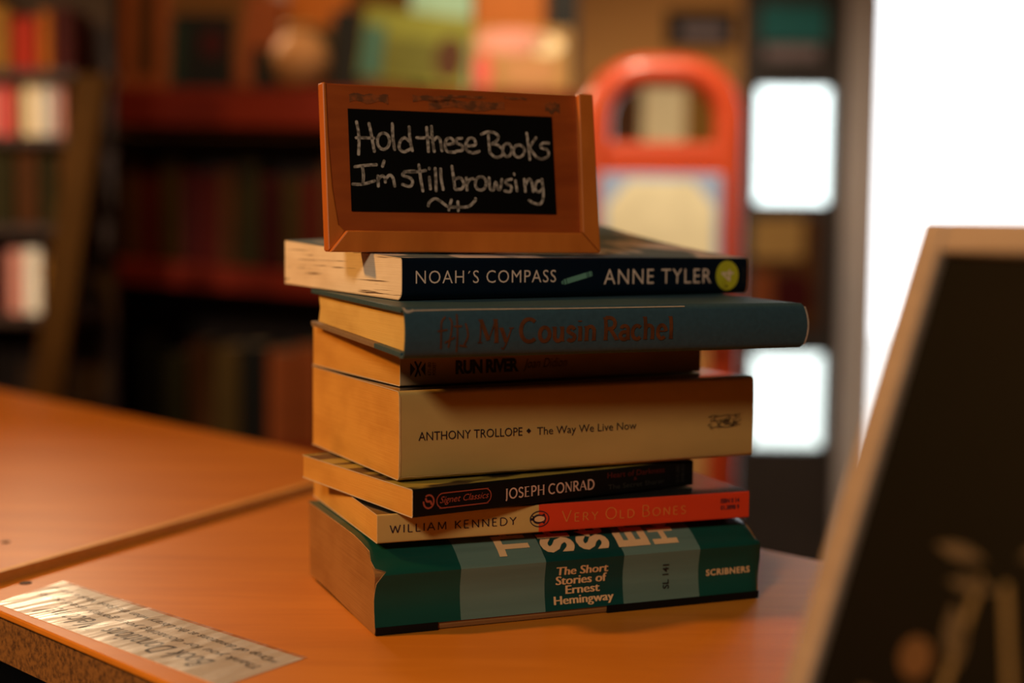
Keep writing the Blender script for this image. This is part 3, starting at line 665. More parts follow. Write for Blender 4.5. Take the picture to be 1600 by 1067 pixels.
for q in ([(.0165, .0045), (.0165, .0150), (.0185, .0180)], [(.0150, .0120), (.0190, .0125)], [(.0200, .0050), (.0215, .0150), (.0205, .0175)], [(.0240, .0030), (.0240, .0190)], [(.0228, .0140), (.0258, .0140)], [(.0275, .0060), (.0290, .0100), (.0280, .0150)], [(.0185, .0070), (.0225, .0090)], [(.0255, .0055), (.0285, .0050)]):
    em.ribbon(q, .0008, S)
em.build('stamped_ornament', m_copper, ra.e)

# ---------------- dark blue paperback on top
m_midnight = mat('midnight_blue_cover', (0.002, 0.009, 0.022), 0.36, spec=0.2, var=0.25, nscale=(20, 60, 60), coat=0.05)
m_frontpic = mat('grey_blue_front_cover', (0.46, 0.42, 0.45), 0.5, col2=(0.08, 0.13, 0.17), nscale=(45, 28, 28), ramp=(.50, .58), detail=2, spec=0.25, coat=0.0)
m_white = mat('warm_white_print', (0.85, 0.68, 0.58), 0.5, var=0.06, nscale=(100, 100, 100))
m_teal = mat('pale_teal_print', (0.17, 0.40, 0.32), 0.5, var=0.12, nscale=(100, 100, 100))
m_lime = mat('yellow_green_sticker', (0.52, 0.55, 0.03), 0.5, var=0.08, nscale=(80, 80, 80))
def curl(x, d, z):
    k = max(0, (z-.006)/.014); s_ = max(0, min(1, x/.21)); q = max(0, d/.1354)
    return (x, d, z+.0075*k*s_*q**1.4)
no = Book('book', 'midnight blue paperback with white lettering and a yellow-green sticker, topmost book under the sign', -.0511, .6564, .5631, .1517, .1713, .1549, .1783, .2100, .1354, r=.0014, rb=.0042, bulge=.0003, warp=curl)
no.cover([m_midnight, m_frontpic, m_inside], lambda x, d, z, reg: 1 if (reg == 'top' and d > .006) else 0)
no.block(m_pg_white, x0=-.0002)
S = no.on_spine()
text_part('title_lettering', 'NOAH´S COMPASS', .0070, .0854, .0077, .0138, S, m_white, no.e, space=1.12, bold=-.004)
text_part('author_lettering', 'ANNE TYLER', .1145, .1845, .0064, .0140, S, m_white, no.e, space=1.12, bold=-.004)
cr_ = MB(); a0, a1 = V(.0905, .0078), V(.1072, .0119); dv = (a1-a0).normalized(); nv = V(-dv.y, dv.x)
def bar(p, q, w_): 
    b0 = len(cr_.v); cr_.v += [S(*(p+nv*w_/2)), S(*(p-nv*w_/2)), S(*(q-nv*w_/2)), S(*(q+nv*w_/2))]; cr_.face(range(b0, b0+4))
L_ = (a1-a0).length
for f0, f1, w_ in ((-.10, -.06, .0016), (-.04, -.02, .0024), (.0, .06, .0027), (.085, .80, .0027), (.825, .86, .0027), (.89, .95, .0027), (.97, 1.0, .0024)): bar(a0+dv*L_*f0, a0+dv*L_*f1, w_)
cr_.build('crayon_picture', m_teal, no.e)
stk = MB(); fs = no.on_spine(.0003); R1 = .0079
stk.v.append(fs(.1956, .0103)); stk.v += [fs(.1956+R1*math.cos(2*math.pi*i/32), .0103+R1*math.sin(2*math.pi*i/32)) for i in range(32)]
for i in range(32): stk.face([0, 1+i, 1+(i+1) % 32])
so = stk.build('price_sticker', m_lime, no.e)
fs2 = no.on_spine(.0004)
MB().ribbon([(1, .3), (0, .3)], .16, lambda u, v: fs2(.1993-v*.0074, .0076+u*.0054)).ribbon([(.02, .3), (.72, 1)], .16, lambda u, v: fs2(.1993-v*.0074, .0076+u*.0054)).ribbon([(.72, 1), (.72, 0)], .18, lambda u, v: fs2(.1993-v*.0074, .0076+u*.0054)).build('sticker_number', m_white, so)
text_into(MB(), 'VINTAGE', 0, 1, 0, 1, lambda u, v: S(.2078-v*.0016, .0060+u*.0088)).build('imprint_lettering', m_dimgrey, no.e)

# ================================================================ chalkboard sign
m_signwood = wood('reddish_stained_wood', (0.36, 0.075, 0.010), (0.24, 0.042, 0.006), (5, 5, 30), rough=0.42, fine=6, coat=0.1)
m_signframe = wood('golden_stained_wood', (0.55, 0.155, 0.022), (0.42, 0.105, 0.013), (18, 18, 6), rough=0.40, fine=5, coat=0.1)
m_slate = mat('black_slate', (0.002, 0.002, 0.002), 0.6, spec=0.08, var=0.3, nscale=(30, 30, 30))
m_chalk = mat('chalk_marker', (0.42, 0.37, 0.33), 0.9, spec=0.05, col2=(0.14, 0.12, 0.105), nscale=(500, 500, 500), ramp=(.40, .60))
m_scuff = mat('dark_glue_residue', (0.28, 0.064, 0.010), 0.6, col2=(0.12, 0.038, 0.010), nscale=(260, 260, 260), ramp=(.4, .6))
sg = thing('chalkboard_sign', 'small wood-framed chalkboard with handwritten message leaning back on top of the book stack', 'sign', (-.0906, .677, T+.1741), math.radians(20.75))
LEAN = math.tan(math.radians(9.1)); CL = math.cos(math.radians(9.1))
def sp_(u, v, o=0.0): return (u, v*CL*LEAN-o, v*CL)          # u across, v up the slope, o towards the viewer
def slab(mb, u0, u1, v0, v1, o0, o1, m=0, taper=None):
    q = []
    for o in (o0, o1): q += [sp_(u0, v0, o), sp_(u1, v0, o), sp_(u1, v1, o), sp_(u0, v1, o)]
    b = len(mb.v); mb.v += q
    for f in ((0, 1, 2, 3), (7, 6, 5, 4), (0, 4, 5, 1), (1, 5, 6, 2), (2, 6, 7, 3), (3, 7, 4, 0)): mb.face([b+i for i in f], m)
    return mb
A0, A1, HT = .0038, .1433, .0812
slab(MB(), A0, A1-.001, 0.0005, HT, -.0085, 0).build('panel', m_signwood, sg, bevel=.0008)
def rail(pts, o1, nm):                           # pts: outline in the board plane, raised by o1
    mb = MB(); n = len(pts)
    for o in (-.0085, o1): mb.v += [sp_(u, v, o) for u, v in pts]
    mb.face(range(n)); mb.face(list(reversed(range(n, 2*n))))
    for i in range(n): j = (i+1) % n; mb.face([i, j, n+j, n+i])
    return mb.build(nm, m_signframe, sg, bevel=.0007)
rail([(A0-.001, -.0004), (A0+.0025, .0022), (.0115, .0096), (.0085, .0125), (.0062, .030), (.0050, .055), (.0048, HT+.0004), (A0-.001, HT+.0004)], .0007, 'side_rail')
rail([(A0-.0008, -.0006), (A1, -.0006), (A1-.0095, .0098), (.0116, .0098)], .0036, 'bottom_rail')
rail([(A1+.0002, -.0004), (A1+.0002, HT+.0004), (A1-.0078, HT+.0004), (A1-.0093, .0100)], .0034, 'side_rail')
bd = slab(MB(), .0150, .1212, .0192, .0692, 0, .0005).build('blackboard', m_slate, sg)
CH = [[(190,628),(199,560),(194,470)],[(252,622),(263,556),(273,486)],[(185,550),(229,551),(273,551)],[(322,578),(337,573),(348,559),(351,539),(346,518),(334,503),(319,497),(304,502),(293,517),(290,537),(295,557),(306,572),(322,578)],[(369,625),(369,559),(375,499)],[(451,542),(428,558),(406,540),(399,507),(421,488),(453,502)],[(454,613),(455,556),(465,496)],[(543,613),(546,552),(547,494)],[(490,560),(525,561),(564,565)],[(568,619),(570,559),(577,495)],[(573,546),(595,566),(610,554),(614,520),(617,500)],[(635,531),(679,539),(669,563),(644,558),(634,528),(645,497),(684,494)],[(723,566),(697,560),(696,540),(721,530),(723,506),(691,499)],[(746,528),(792,534),(787,563),(762,566),(743,538),(748,504),(780,494),(811,502)],[(827,589),(860,602),(896,599),(917,581),(905,557),(876,542)],[(864,593),(865,549),(868,497)],[(876,542),(908,538),(936,516),(931,485),(898,475),(870,494)],[(963,547),(975,543),(983,531),(985,514),(981,498),(972,485),(960,480),(948,484),(940,496),(937,513),(941,530),(951,542),(963,547)],[(1025,542),(1039,538),(1050,527),(1053,512),(1048,496),(1037,484),(1022,479),(1007,483),(997,494),(994,510),(999,526),(1010,537),(1025,542)],[(1070,603),(1076,542),(1080,469)],[(1119,581),(1079,528)],[(1079,531),(1118,480)],[(1188,556),(1155,554),(1142,533),(1179,520),(1181,489),(1147,473),(1121,480)],[(173,408),(224,416),(280,421)],[(210,411),(214,368),(210,324)],[(160,323),(210,324),(268,341)],[(320,440),(311,414)],[(286,366),(286,316)],[(288,350),(307,367),(320,357),(322,337)],[(323,350),(344,371),(361,358),(368,318)],[(473,394),(428,390),(410,372),(447,360),(460,340),(445,318),(408,327)],[(495,425),(501,361),(510,297)],[(421,390),(483,391),(528,399)],[(546,366),(549,308)],[(548,411),(548,408)],[(578,410),(579,356),(578,299)],[(606,408),(607,357),(615,306)],[(665,423),(671,365),(676,311)],[(674,358),(706,366),(723,339),(711,312),(679,308)],[(738,367),(739,306)],[(741,340),(756,360),(774,364)],[(814,375),(828,371),(838,359),(841,342),(836,325),(825,312),(810,307),(796,311),(786,323),(784,340),(788,358),(799,370),(814,375)],[(857,370),(861,315),(879,312),(892,350),(901,316),(915,316),(925,364)],[(976,366),(946,358),(949,341),(974,328),(966,303),(937,306)],[(998,359),(1004,307)],[(992,393),(992,390)],[(1045,367),(1048,305)],[(1050,340),(1068,368),(1085,354),(1090,306)],[(1141,362),(1111,355),(1102,320),(1120,303),(1143,321)],[(1141,369),(1145,293),(1131,248),(1098,244),(1066,260)],[(535,224),(543,244),(571,260),(602,245),(636,222),(686,220),(742,224),(776,252),(781,264)],[(655,256),(639,205)],[(688,247),(688,203)]]
ck = MB(); cf = lambda u, v: sp_(u, v, .00075)
for st in CH: ck.ribbon([(a*1e-4, b*1e-4) for a, b in st], .00150, cf)
ck.build('chalk_lettering', m_chalk, sg)
sc_ = MB(); rr = random.Random(11); qf = lambda u, v: sp_(u, v, .0002)
def blot(u0, u1, v0, v1, k=48):
    top = []; bot_ = []
    for i in range(k+1):
        u = u0+(u1-u0)*i/k; top.append((u, v1-(.10+.06*math.sin(i*.35+u0*900)+.06*rr.random())*(v1-v0))); bot_.append((u, v0+(.16+.12*math.sin(i*.22+u1*700)+.06*rr.random())*(v1-v0)))
    b = len(sc_.v); sc_.v += [qf(*p) for p in top+bot_]
    for i in range(k): sc_.face([b+i, b+i+1, b+k+2+i, b+k+1+i])
blot(.0160, .0355, .0715, .0775); blot(.0480, .0700, .0735, .0778); blot(.0560, .0960, .0700, .0765); blot(.096, .108, .0770, .0788); blot(.118, .126, .0700, .0775); blot(.066, .086, .0765, .0785)
sc_.build('residue_patch', m_scuff, sg)
bs_ = MB(); bs_.hexa([(.055, .0095, .0010), (.090, .0095, .0010), (.090, .048, .0034), (.055, .048, .0034), (.055, .0095, .006), (.090, .0095, .006), (.090, .048, .006), (.055, .048, .006)])
bs_.hexa([(.066, .043, .006), (.079, .043, .006), (.079, .048, .006), (.066, .048, .006), (.066, .018, .055), (.079, .018, .055), (.079, .0215, .055), (.066, .0215, .055)])
bs_.build('back_support', m_signwood, sg)

# ================================================================ picture frame at the right, leaning back
m_framewood = wood('pale_cream_frame_wood', (0.36, 0.27, 0.215), (0.30, 0.22, 0.175), (10, 10, 60), rough=0.5)
m_print = mat('dark_print_paper', (0.004, 0.003, 0.003), 0.5, spec=0.05, col2=(0.002, 0.002, 0.002), nscale=(12, 12, 12))
m_stick = mat('printed_pale_stick', (0.16, 0.10, 0.04), 0.5, var=0.3, nscale=(60, 60, 60))
m_leafp = mat('printed_dusky_leaf', (0.06, 0.037, 0.025), 0.5, var=0.4, nscale=(60, 60, 60))
m_ballp = mat('printed_orange_ball', (0.09, 0.032, 0.010), 0.5, var=0.4, nscale=(50, 50, 50))
m_dullp = mat('printed_dull_brown', (0.014, 0.008, 0.005), 0.5, var=0.5, nscale=(40, 40, 40))
pf = thing('picture_frame', 'dark picture in a pale wooden frame leaning back at the right end of the counter', 'picture frame', (.0700, .4150, T), math.radians(-62.0))
FL = math.radians(20.0)
def fp(u, v, o=0.0):                       # u along the frame, v up the slope, o out of the picture towards the viewer
    return (u, v*math.sin(FL)-o*math.cos(FL), v*math.cos(FL)+o*math.sin(FL)+.0022)
def fslab(mb, u0, u1, v0, v1, o0, o1, m=0):
    b = len(mb.v)
    for o in (o0, o1): mb.v += [fp(u0, v0, o), fp(u1, v0, o), fp(u1, v1, o), fp(u0, v1, o)]
    for f in ((0, 1, 2, 3), (7, 6, 5, 4), (0, 4, 5, 1), (1, 5, 6, 2), (2, 6, 7, 3), (3, 7, 4, 0)): mb.face([b+i for i in f], m)
    return mb
FW, FH, FB = .150, .1975, .0105
fr = MB()
for u0, u1, v0, v1 in ((0, FB, 0, FH), (FW-FB, FW, 0, FH), (FB, FW-FB, 0, FB), (FB, FW-FB, FH-FB, FH)): fslab(fr, u0, u1, v0, v1, -.005, .002)
fr.build('frame', m_framewood, pf, bevel=.0012)
pic = fslab(MB(), FB-.001, FW-FB+.001, FB-.001, FH-FB+.001, -.0045, -.0012).build('picture', m_print, pf)
pq = lambda u, v: fp(u, v, -.0009)
MB().ribbon([(.0592, .0945), (.0560, .0420)], .0026, pq).ribbon([(.0680, .0945), (.0900, .0420)], .0026, pq).build('printed_sticks', m_stick, pic)
def leaf(mb, u, v, l, wd, a):
    b = len(mb.v); pts = [(l*t, wd*math.sin(math.pi*t)) for t in [i/8 for i in range(9)]]+[(l*t, -wd*math.sin(math.pi*t)) for t in [i/8 for i in range(7, 0, -1)]]
    mb.v += [pq(u+x*math.cos(a)-y*math.sin(a), v+x*math.sin(a)+y*math.cos(a)) for x, y in pts]; mb.face(range(b, b+len(pts)))
lm = MB(); leaf(lm, .0590, .1000, .019, .0022, math.pi-.05); leaf(lm, .070, .1030, .022, .0030, .5); leaf(lm, .066, .093, .018, .002, math.pi+.05); leaf(lm, .060, .070, .018, .004, 2.0); lm.build('printed_leaves', m_leafp, pic)
bl = MB(); b0 = len(bl.v); bl.v += [pq(.0450+.0062*math.cos(i*math.pi/10), .0690+.0060*math.sin(i*math.pi/10)) for i in range(20)]; bl.face(range(20))
bl.build('printed_ball', m_ballp, pic); bl = MB(); bl.v += [pq(.0800+.012*math.cos(i*math.pi/10), .1270+.011*math.sin(i*math.pi/10)) for i in range(20)]; bl.face(range(20)); bl.build('printed_patch', m_dullp, pic)
b = MB(); b.v += [pq(.028, .044), pq(.070, .044), pq(.070, .0575), pq(.028, .0560)]; b.face(range(4)); b.build('printed_caption_strip', m_leafp, pic)
es = MB(); es.hexa([(.062, .150, .0), (.088, .150, .0), (.088, .156, .0), (.062, .156, .0), (.062, .0690, .150), (.088, .0690, .150), (.088, .0750, .150), (.062, .0750, .150)])
es.build('easel_leg', m_framewood, pf)

# ================================================================ background
def at(px, py, y):                        # a point of the place at depth y seen at that spot of the photograph
    d = camX*((px-800)/2222.2) - camY*((py-533.5)/2222.2) - _B
    return V(0, 0, T+.1826) + d*(y/d.y)
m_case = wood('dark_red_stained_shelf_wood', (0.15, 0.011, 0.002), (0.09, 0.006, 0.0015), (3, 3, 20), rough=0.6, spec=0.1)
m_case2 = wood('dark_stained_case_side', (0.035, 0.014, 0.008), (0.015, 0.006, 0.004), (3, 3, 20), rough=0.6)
m_tanwood = wood('tan_rack_wood', (0.070, 0.030, 0.006), (0.04, 0.017, 0.003), (8, 8, 3), rough=0.7, spec=0.05)
_pal = {}
def colmat(nm, col, rough=.5):
    if nm not in _pal: _pal[nm] = mat(nm.replace(' ', '_')+'_book_cover', col, rough, spec=0.08, var=0.18, nscale=(18, 18, 18))
    return _pal[nm]
PAL = {'dark red': (.065, .005, .003), 'brown': (.065, .022, .006), 'olive brown': (.050, .027, .006), 'maroon': (.040, .003, .003), 'dark olive': (.024, .020, .006), 'black': (.008, .007, .006), 'rust': (.20, .05, .014),
       'bright red': (.30, .018, .007), 'orange': (.34, .095, .010), 'ochre': (.24, .11, .016), 'white': (.85, .80, .70), 'cream': (.80, .66, .42), 'pink': (.62, .27, .22), 'coral red': (.62, .10, .09), 'pale grey': (.60, .62, .62), 'mauve grey': (.26, .20, .22),
       'navy blue': (.05, .07, .26), 'teal': (.03, .17, .18), 'dark green': (.010, .022, .014), 'peach': (.42, .21, .09), 'mint': (.24, .40, .30), 'tan': (.34, .19, .06)}
def cm(n): return colmat(n, PAL[n])
m_shelfpages = mat('shelf_book_pages', (0.45, 0.30, 0.16), 0.85, var=0.2, nscale=(20, 20, 300))
def upright(label, loc, rz, wd, ht, dp, colour, group=None, tilt=0.0, name='book'):
    """standing book seen spine-on: x thickness, y depth, z height; cover wraps the spine and sides, pages inside"""
    mb = MB(); h = wd/2; e = .0025
    mb.box(-h, -h+e, 0, dp, 0, ht, 0).box(h-e, h, 0, dp, 0, ht, 0).box(-h+e, h-e, 0, e, 0, ht, 0).box(-h+e, h-e, e, dp-.004, .004, ht-.004, 1)
    o = mb.build(name, [cm(colour), m_shelfpages], loc=loc, rz=rz, bevel=.0015); o.rotation_euler.y = tilt
    return tag(o, label, 'book', group)
def facing(label, loc, rz, wd, ht, th, colour, group=None, lean=.12, extra=None, roll=0.0):
    """book or print standing face out, leaning back a little; extra: flat shapes printed on its front"""
    loc = (loc[0], loc[1], loc[2]+abs(math.sin(roll))*wd/2)
    e = thing('book', label, 'book', loc, rz, group); e.rotation_euler = (-lean, roll, rz)
    mb = MB(); mb.box(-wd/2, wd/2, 0, .002, 0, ht, 0).box(-wd/2, wd/2, th-.002, th, 0, ht, 0).box(-wd/2, -wd/2+.002, .002, th-.002, 0, ht, 0)
    mb.build('cover', cm(colour), e, bevel=.001)
    MB().box(-wd/2+.002, wd/2-.004, .002, th-.002, .004, ht-.004).build('page_block', m_shelfpages, e)
    for nm, c_, pts in extra or []:
        q = MB(); q.v += [(u*wd, -.0006, v*ht) for u, v in pts]; q.face(range(len(pts))); q.build(nm, cm(c_), e)
    return e
NUM = ['first', 'second', 'third', 'fourth', 'fifth', 'sixth', 'seventh', 'eighth', 'ninth', 'tenth', 'eleventh', 'twelfth', 'thirteenth', 'fourteenth', 'fifteenth', 'sixteenth', 'seventeenth', 'eighteenth', 'nineteenth', 'twentieth']
blob = lambda cx, cy, rx, ry: [(cx+rx*math.cos(i*math.pi/8), cy+ry*math.sin(i*math.pi/8)) for i in range(16)]
rect = lambda a, b_, c_, d_: [(a, c_), (b_, c_), (b_, d_), (a, d_)]

# ---- dark red bookcase behind the stack
BY = 3.0
bx0, bx1 = at(160, 300, BY).x, at(905, 300, BY).x
zu = at(330, 137, BY).z; zm = at(330, 418, BY).z; 
bc = thing('bookcase', 'dark red-stained wooden bookcase standing behind the book stack', 'bookcase', ((bx0+bx1)/2, BY, 0))
hw = (bx1-bx0)/2; SAG = math.radians(3.6)
def shelf(z, th_, name='shelf', slope=0.0):
    q = []
    for zz in (-th_, 0):
        for x, y in ((-hw, 0), (hw, 0), (hw, .27), (-hw, .27)): q.append((x, y, z+zz-(x+hw*.45)*math.tan(slope)))
    return MB().hexa(q).build(name, m_case, bc, bevel=.003)
shelf(zu, .080); shelf(zm, .050, slope=SAG); shelf(.62, .045)
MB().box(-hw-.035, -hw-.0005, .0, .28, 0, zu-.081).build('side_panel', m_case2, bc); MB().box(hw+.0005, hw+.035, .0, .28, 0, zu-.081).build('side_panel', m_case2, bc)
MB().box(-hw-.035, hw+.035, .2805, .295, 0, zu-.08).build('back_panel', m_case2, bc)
rr = random.Random(21)
seq = ['brown', 'dark red', 'olive brown', 'maroon', 'dark red', 'brown', 'dark olive', 'maroon', 'olive brown', 'dark red', 'brown', 'maroon', 'dark olive', 'dark red', 'olive brown', 'brown', 'maroon', 'dark red', 'olive brown']
xx = -hw+.03; i = 0
while xx < hw-.03 and i < 19:
    th_ = rr.uniform(.034, .050); ht = rr.uniform(.195, .235)
    xc = xx+th_/2; z = zm-(xc+hw*.45)*math.tan(SAG)+.0012+th_/2*math.tan(SAG)
    upright(f'{seq[i]} book, {NUM[i]} from the left on the bookcase middle shelf', ((bx0+bx1)/2+xc, BY+.035+rr.random()*.02, z), 0, th_-.003, ht, .17, seq[i], 'books on the middle shelf', tilt=0)
    xx += th_; i += 1
seq = ['black', 'dark olive', 'brown', 'olive brown', 'black', 'rust', 'rust', 'brown', 'dark red', 'brown', 'dark olive', 'maroon', 'brown', 'black']
xx = -hw+.06; i = 0
while xx < hw-.05 and i < 14:
    th_ = rr.uniform(.050, .062); ht = rr.uniform(.20, .235)
    upright(f'{seq[i]} book, {NUM[i]} from the left on the bookcase bottom shelf', ((bx0+bx1)/2+xx+th_/2, BY+.035, .6212), 0, th_-.004, ht, .17, seq[i], 'books on the bottom shelf')
    xx += th_; i += 1
# ---- things displayed on top of that bookcase
def on_top(px, y=BY+.06): p = at(px, 137, y); return (p.x, y, zu+.005)
mpp = BY/2222.2
facing('rust-brown book facing out at the left end of the bookcase top', on_top(224), 0, 74*mpp, .26, .025, 'rust', 'books facing out on the bookcase', extra=[('cover_picture', 'brown', rect(-.2, .25, .1, .9))])
facing('black-covered book facing out with a dark red spot, on the bookcase top', on_top(314), 0, 96*mpp, 118*mpp, .025, 'black', 'books facing out on the bookcase', extra=[('cover_picture', 'maroon', blob(.18, .6, .2, .2)), ('cover_band', 'dark green', rect(-.5, -.3, .05, .9))])
facing('orange-brown book leaning sideways on the bookcase top beside the black-covered book', on_top(392, BY+.10), 0, 62*mpp, 150*mpp, .03, 'rust', 'books facing out on the bookcase', roll=.16)
facing('small black book standing in front of the leaning orange-brown one', on_top(415, BY+.03), 0, 44*mpp, 62*mpp, .02, 'black', 'books facing out on the bookcase')
facing('tall orange book behind the peach vase on the bookcase top', on_top(478, BY+.15), 0, 130*mpp, .27, .03, 'orange', 'books facing out on the bookcase', extra=[('cover_picture', 'mauve grey', blob(-.35, .75, .12, .12)), ('cover_band', 'olive brown', rect(-.5, .5, .0, .55))])
vs_ = thing('vase', 'peach round vase on the bookcase top left of the chalkboard sign', 'vase', on_top(470, BY+.05))
MB().lathe([(.028, 0), (.046, .012), (.060, .045), (.062, .065), (.050, .095), (.034, .112), (.036, .122)], n=28).build('body', cm('peach'), vs_, smooth=True)
MB().lathe([(.037, .1222), (.040, .127), (.037, .132)], n=28).build('rim', cm('tan'), vs_, smooth=True)
facing('tall black book facing out above the left corner of the chalkboard sign', on_top(540, BY+.04), 0, 44*mpp, 125*mpp, .03, 'black', 'books facing out on the bookcase')
m_ygreen = PAL.update({'yellow green': (.17, .18, .025), 'moss': (.10, .10, .015), 'blue green': (.035, .11, .09)})
facing('yellow-green picture book facing out, tilted, above the chalkboard sign', on_top(642, BY+.03), 0, 168*mpp, 112*mpp, .015, 'yellow green', 'books facing out on the bookcase', roll=.11,
       extra=[('cover_picture', 'moss', rect(-.3, .2, .05, .62)), ('cover_picture', 'blue green', rect(-.48, -.30, .02, .75)), ('cover_picture', 'brown', blob(.33, .4, .14, .32))])
facing('mint green book standing behind the yellow-green picture book', on_top(688, BY+.14), 0, 100*mpp, .28, .02, 'mint', 'books facing out on the bookcase')
facing('pink and tan picture book facing out above the right corner of the chalkboard sign', on_top(815, BY+.03), 0, 152*mpp, 98*mpp, .02, 'tan', 'books facing out on the bookcase',
       extra=[('cover_picture', 'pink', blob(-.1, .78, .38, .2)), ('cover_picture', 'coral red', blob(-.4, .3, .09, .3)), ('cover_picture', 'cream', blob(.25, .72, .18, .16)), ('cover_picture', 'peach', blob(.08, .3, .3, .25))])
facing('tall narrow black post at the right end of the bookcase top', on_top(880, BY+.05), 0, 46*mpp, .30, .03, 'black', 'books facing out on the bookcase')  # stands in for the black end post, built like a book
# ---- posters on the wall above, and the orange stand-in panel
def wallpanel(name, label, cat, px0, px1, py0, py1, colour, y=Y1-.012, extra=None, th=.008):
    a, b_ = at(px0, py1, y), at(px1, py0, y); e = thing(name, label, cat, ((a.x+b_.x)/2, y, a.z))
    wd, ht = b_.x-a.x, b_.z-a.z
    MB().box(-wd/2, wd/2, 0, th, 0, ht).build('sheet', cm(colour), e)
    for nm, c_, pts in extra or []:
        q = MB(); q.v += [(u*wd, -.0008, v*ht) for u, v in pts]; q.face(range(len(pts))); q.build(nm, cm(c_), e)
    return e
facing('tall plain orange panel standing behind the pink and tan picture book', on_top(795, BY+.14), 0, 112*mpp, .29, .03, 'orange', 'books facing out on the bookcase')  # stands in for the orange wall area, set forward to be lit
wallpanel('poster', 'dark sign with a grey centre on the back wall above the red stand', 'sign', 1040, 1150, 18, 72, 'black', extra=[('printed_patch', 'mauve grey', rect(-.3, .35, .25, .6))])
wallpanel('poster', 'brown poster on the back wall seen through the left of the red stand opening', 'poster', 925, 1002, 120, 240, 'brown')
wallpanel('poster', 'cream poster on the back wall seen through the middle of the red stand opening', 'poster', 1003, 1072, 90, 240, 'cream')
wallpanel('poster', 'ochre poster on the back wall seen through the right of the red stand opening', 'poster', 1074, 1125, 110, 240, 'ochre')
wallpanel('poster', 'teal poster fixed to the dark frame high above the upper bright pane', 'poster', 1188, 1292, 8, 64, 'teal', extra=[('printed_patch', 'mauve grey', rect(-.45, .4, -.5, -.12))])
m_mid = wallpanel('poster', 'brown poster between the two bright panes beside the doorway', 'poster', 1172, 1284, 338, 512, 'brown', extra=[('printed_patch', 'tan', rect(-.5, .25, .62, .98)), ('printed_patch', 'maroon', blob(.1, .3, .3, .2)), ('printed_patch', 'rust', rect(-.5, -.2, .05, .5))])
# ---- red-orange stand with the rounded top
m_redstand = mat('glossy_red_orange_enamel', (0.52, 0.062, 0.018), 0.36, spec=0.5, var=0.08, nscale=(6, 6, 6), coat=0.3)
RY = 2.45
a_, b_ = at(930, 300, RY), at(1137, 300, RY)
rs = thing('display_stand', 'red-orange stand with a rounded top loop and cross plate near the doorway', 'stand', ((a_.x+b_.x)/2, RY, 0))
rw = (b_.x-a_.x)/2; zt_ = at(1030, 112, RY).z; tr = .027
def loop_path(): 
    cr = .085; pth = [(-rw, 0, .02), (-rw, 0, .6), (-rw, 0, zt_-cr)]
    pth += [(-rw+cr-cr*math.cos(a), 0, zt_-cr+cr*math.sin(a)) for a in [math.pi/2*i/8 for i in range(1, 9)]]
    pth += [(rw-cr+cr*math.sin(a), 0, zt_-cr+cr*math.cos(a)) for a in [math.pi/2*i/8 for i in range(0, 9)]]
    return pth+[(rw, 0, .6), (rw, 0, .02)]
MB().tube(loop_path(), tr, n=14).build('tube_loop', m_redstand, rs, smooth=True)
za, zb_ = at(1030, 286, RY).z, at(1030, 222, RY).z
MB().box(-rw+.0, rw-.0, -.018, .018, za, zb_).build('cross_plate', m_redstand, rs, bevel=.012, bevseg=3)
MB().box(-rw+.0, rw-.0, -.016, .016, .30, .36).build('cross_plate', m_redstand, rs, bevel=.01)
for sx in (-1, 1): MB().box(sx*rw-.035, sx*rw+.035, -.20, .14, 0, .022).build('foot', m_redstand, rs, bevel=.006)
bsn = thing('info_board', 'cream sheet on a pale blue board propped against the red-orange stand', 'sign', (rs.location.x-.005, RY-.040, at(1015, 520, RY).z))
bw = rw-.010; zt2 = at(1015, 272, RY).z-bsn.location.z
MB().box(-bw, bw, 0, .010, 0, zt2).build('backing_board', colmat('pale_blue', (.36, .50, .80)), bsn, bevel=.002)
q = MB(); ptsq = [(-bw+.012, .02), (bw-.012, .02), (bw-.012, zt2-.055), (bw-.05, zt2-.012), (-bw+.05, zt2-.012), (-bw+.012, zt2-.055)]
bb = len(q.v)
for yy in (-.0015, -.0002): q.v += [(u, yy, v) for u, v in ptsq]
q.face(range(6)); q.face([11, 10, 9, 8, 7, 6])
for i in range(6): j = (i+1) % 6; q.face([i, j, 6+j, 6+i])
q.build('cream_sheet', colmat('cream_sheet', (.86, .82, .60)), bsn)
_l = bsn.location; MB().box(-rw, rw, -.060, -.015, _l.z-.018, _l.z-.001).build('ledge', m_redstand, rs, bevel=.003)

# ---- leaning tan rack with books, far left
LY = 2.55
lx0, lx1 = at(-70, 300, LY).x, at(122, 300, LY).x
rk = thing('display_rack', 'tan wooden display rack with a slanting side leg at the far left', 'rack', ((lx0+lx1)/2, LY, 0)); lh = (lx1-lx0)/2
levels = [at(50, 108, LY).z, at(50, 212, LY).z, at(50, 352, LY).z, at(50, 492, LY).z]
MB().box(-lh-.03, lh+.02, .16, .18, 0, 1.75).build('back_panel', m_case2, rk)
for z in levels + [at(50, 640, LY).z]: MB().box(-lh, lh-.004, 0, .16, z-.018, z).build('shelf', m_case2, rk, bevel=.002)
MB().box(-lh-.03, -lh-.001, 0, .16, 0, 1.75).build('side_panel', m_tanwood, rk)
pt, pb_ = at(148, 118, LY-.02), at(72, 660, LY-.02); ox = rk.location.x
MB().hexa([(pb_.x-ox-.028, -.045, pb_.z), (pb_.x-ox+.028, -.045, pb_.z), (pb_.x-ox+.028, -.006, pb_.z), (pb_.x-ox-.028, -.006, pb_.z), (pt.x-ox-.028, -.045, pt.z), (pt.x-ox+.028, -.045, pt.z), (pt.x-ox+.028, -.006, pt.z), (pt.x-ox-.028, -.006, pt.z)]).build('slanting_leg', m_tanwood, rk, bevel=.003)
lm_ = LY/2222.2
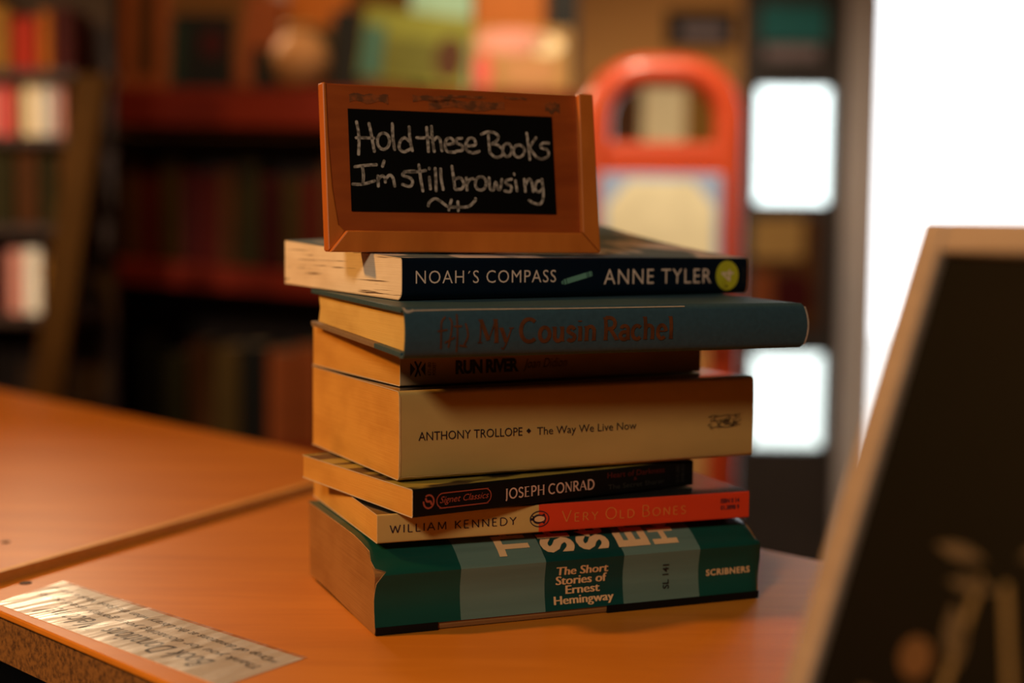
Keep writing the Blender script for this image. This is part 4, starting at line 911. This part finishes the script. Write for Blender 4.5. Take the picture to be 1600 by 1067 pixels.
def row(level, specs, grp, where):
    for i, (pa, pb2, pyt, col) in enumerate(specs):
        a, b2 = at(pa, 300, LY+.02).x, at(pb2, 300, LY+.02).x; zt3 = at(50, pyt, LY+.02).z
        upright(f'{col} book {where}, {NUM[i]} from the left', ((a+b2)/2, LY+.02, levels[level]+.001), 0, b2-a-.003, zt3-levels[level], .12, col, grp)
row(0, [(-60, -20, -20, 'brown'), (-18, 18, 8, 'ochre'), (20, 62, 28, 'bright red'), (63, 84, 18, 'orange'), (85, 118, 12, 'maroon')], 'books on the top level of the rack', 'on the top level of the tan rack')
row(1, [(-60, -30, 132, 'brown'), (-28, -4, 130, 'pink'), (-3, 25, 134, 'coral red'), (26, 36, 130, 'ochre'), (37, 62, 128, 'cream'), (63, 78, 129, 'white'), (79, 88, 128, 'pale grey'), (89, 102, 132, 'pink')], 'bright books on the second level of the rack', 'on the second level of the tan rack')
row(2, [(-60, -20, 240, 'olive brown'), (-18, 22, 232, 'dark olive'), (24, 60, 236, 'brown'), (62, 88, 244, 'dark olive'), (90, 112, 240, 'brown')], 'dark books on the third level of the rack', 'on the third level of the tan rack')
row(3, [(-60, -20, 400, 'brown'), (-18, 6, 396, 'maroon'), (8, 34, 392, 'pink'), (35, 62, 390, 'white'), (63, 82, 408, 'ochre')], 'bright books on the fourth level of the rack', 'on the fourth level of the tan rack')
# small things on the gap between rack and bookcase
p = at(152, 118, BY+.05); e = thing('book', 'navy blue book lying at the left end of the bookcase top', 'book', (p.x-.005, BY+.04, zu+.001), 0)
MB().box(-.055, .045, 0, .14, 0, .004).box(-.055, .045, 0, .14, .026, .030).box(-.055, .045, 0, .004, .004, .026).build('cover', cm('navy blue'), e, bevel=.001); MB().box(-.054, .044, .004, .137, .0042, .0258).build('page_block', m_shelfpages, e)
upright('mauve-grey tall book standing on the navy blue book', (p.x-.015, BY+.045, zu+.0325), 0, 34*mpp, .26, .09, 'mauve grey')
upright('black tall book standing beside the mauve-grey one on the navy blue book', (p.x+.026, BY+.045, zu+.0325), 0, 20*mpp, .26, .09, 'black')
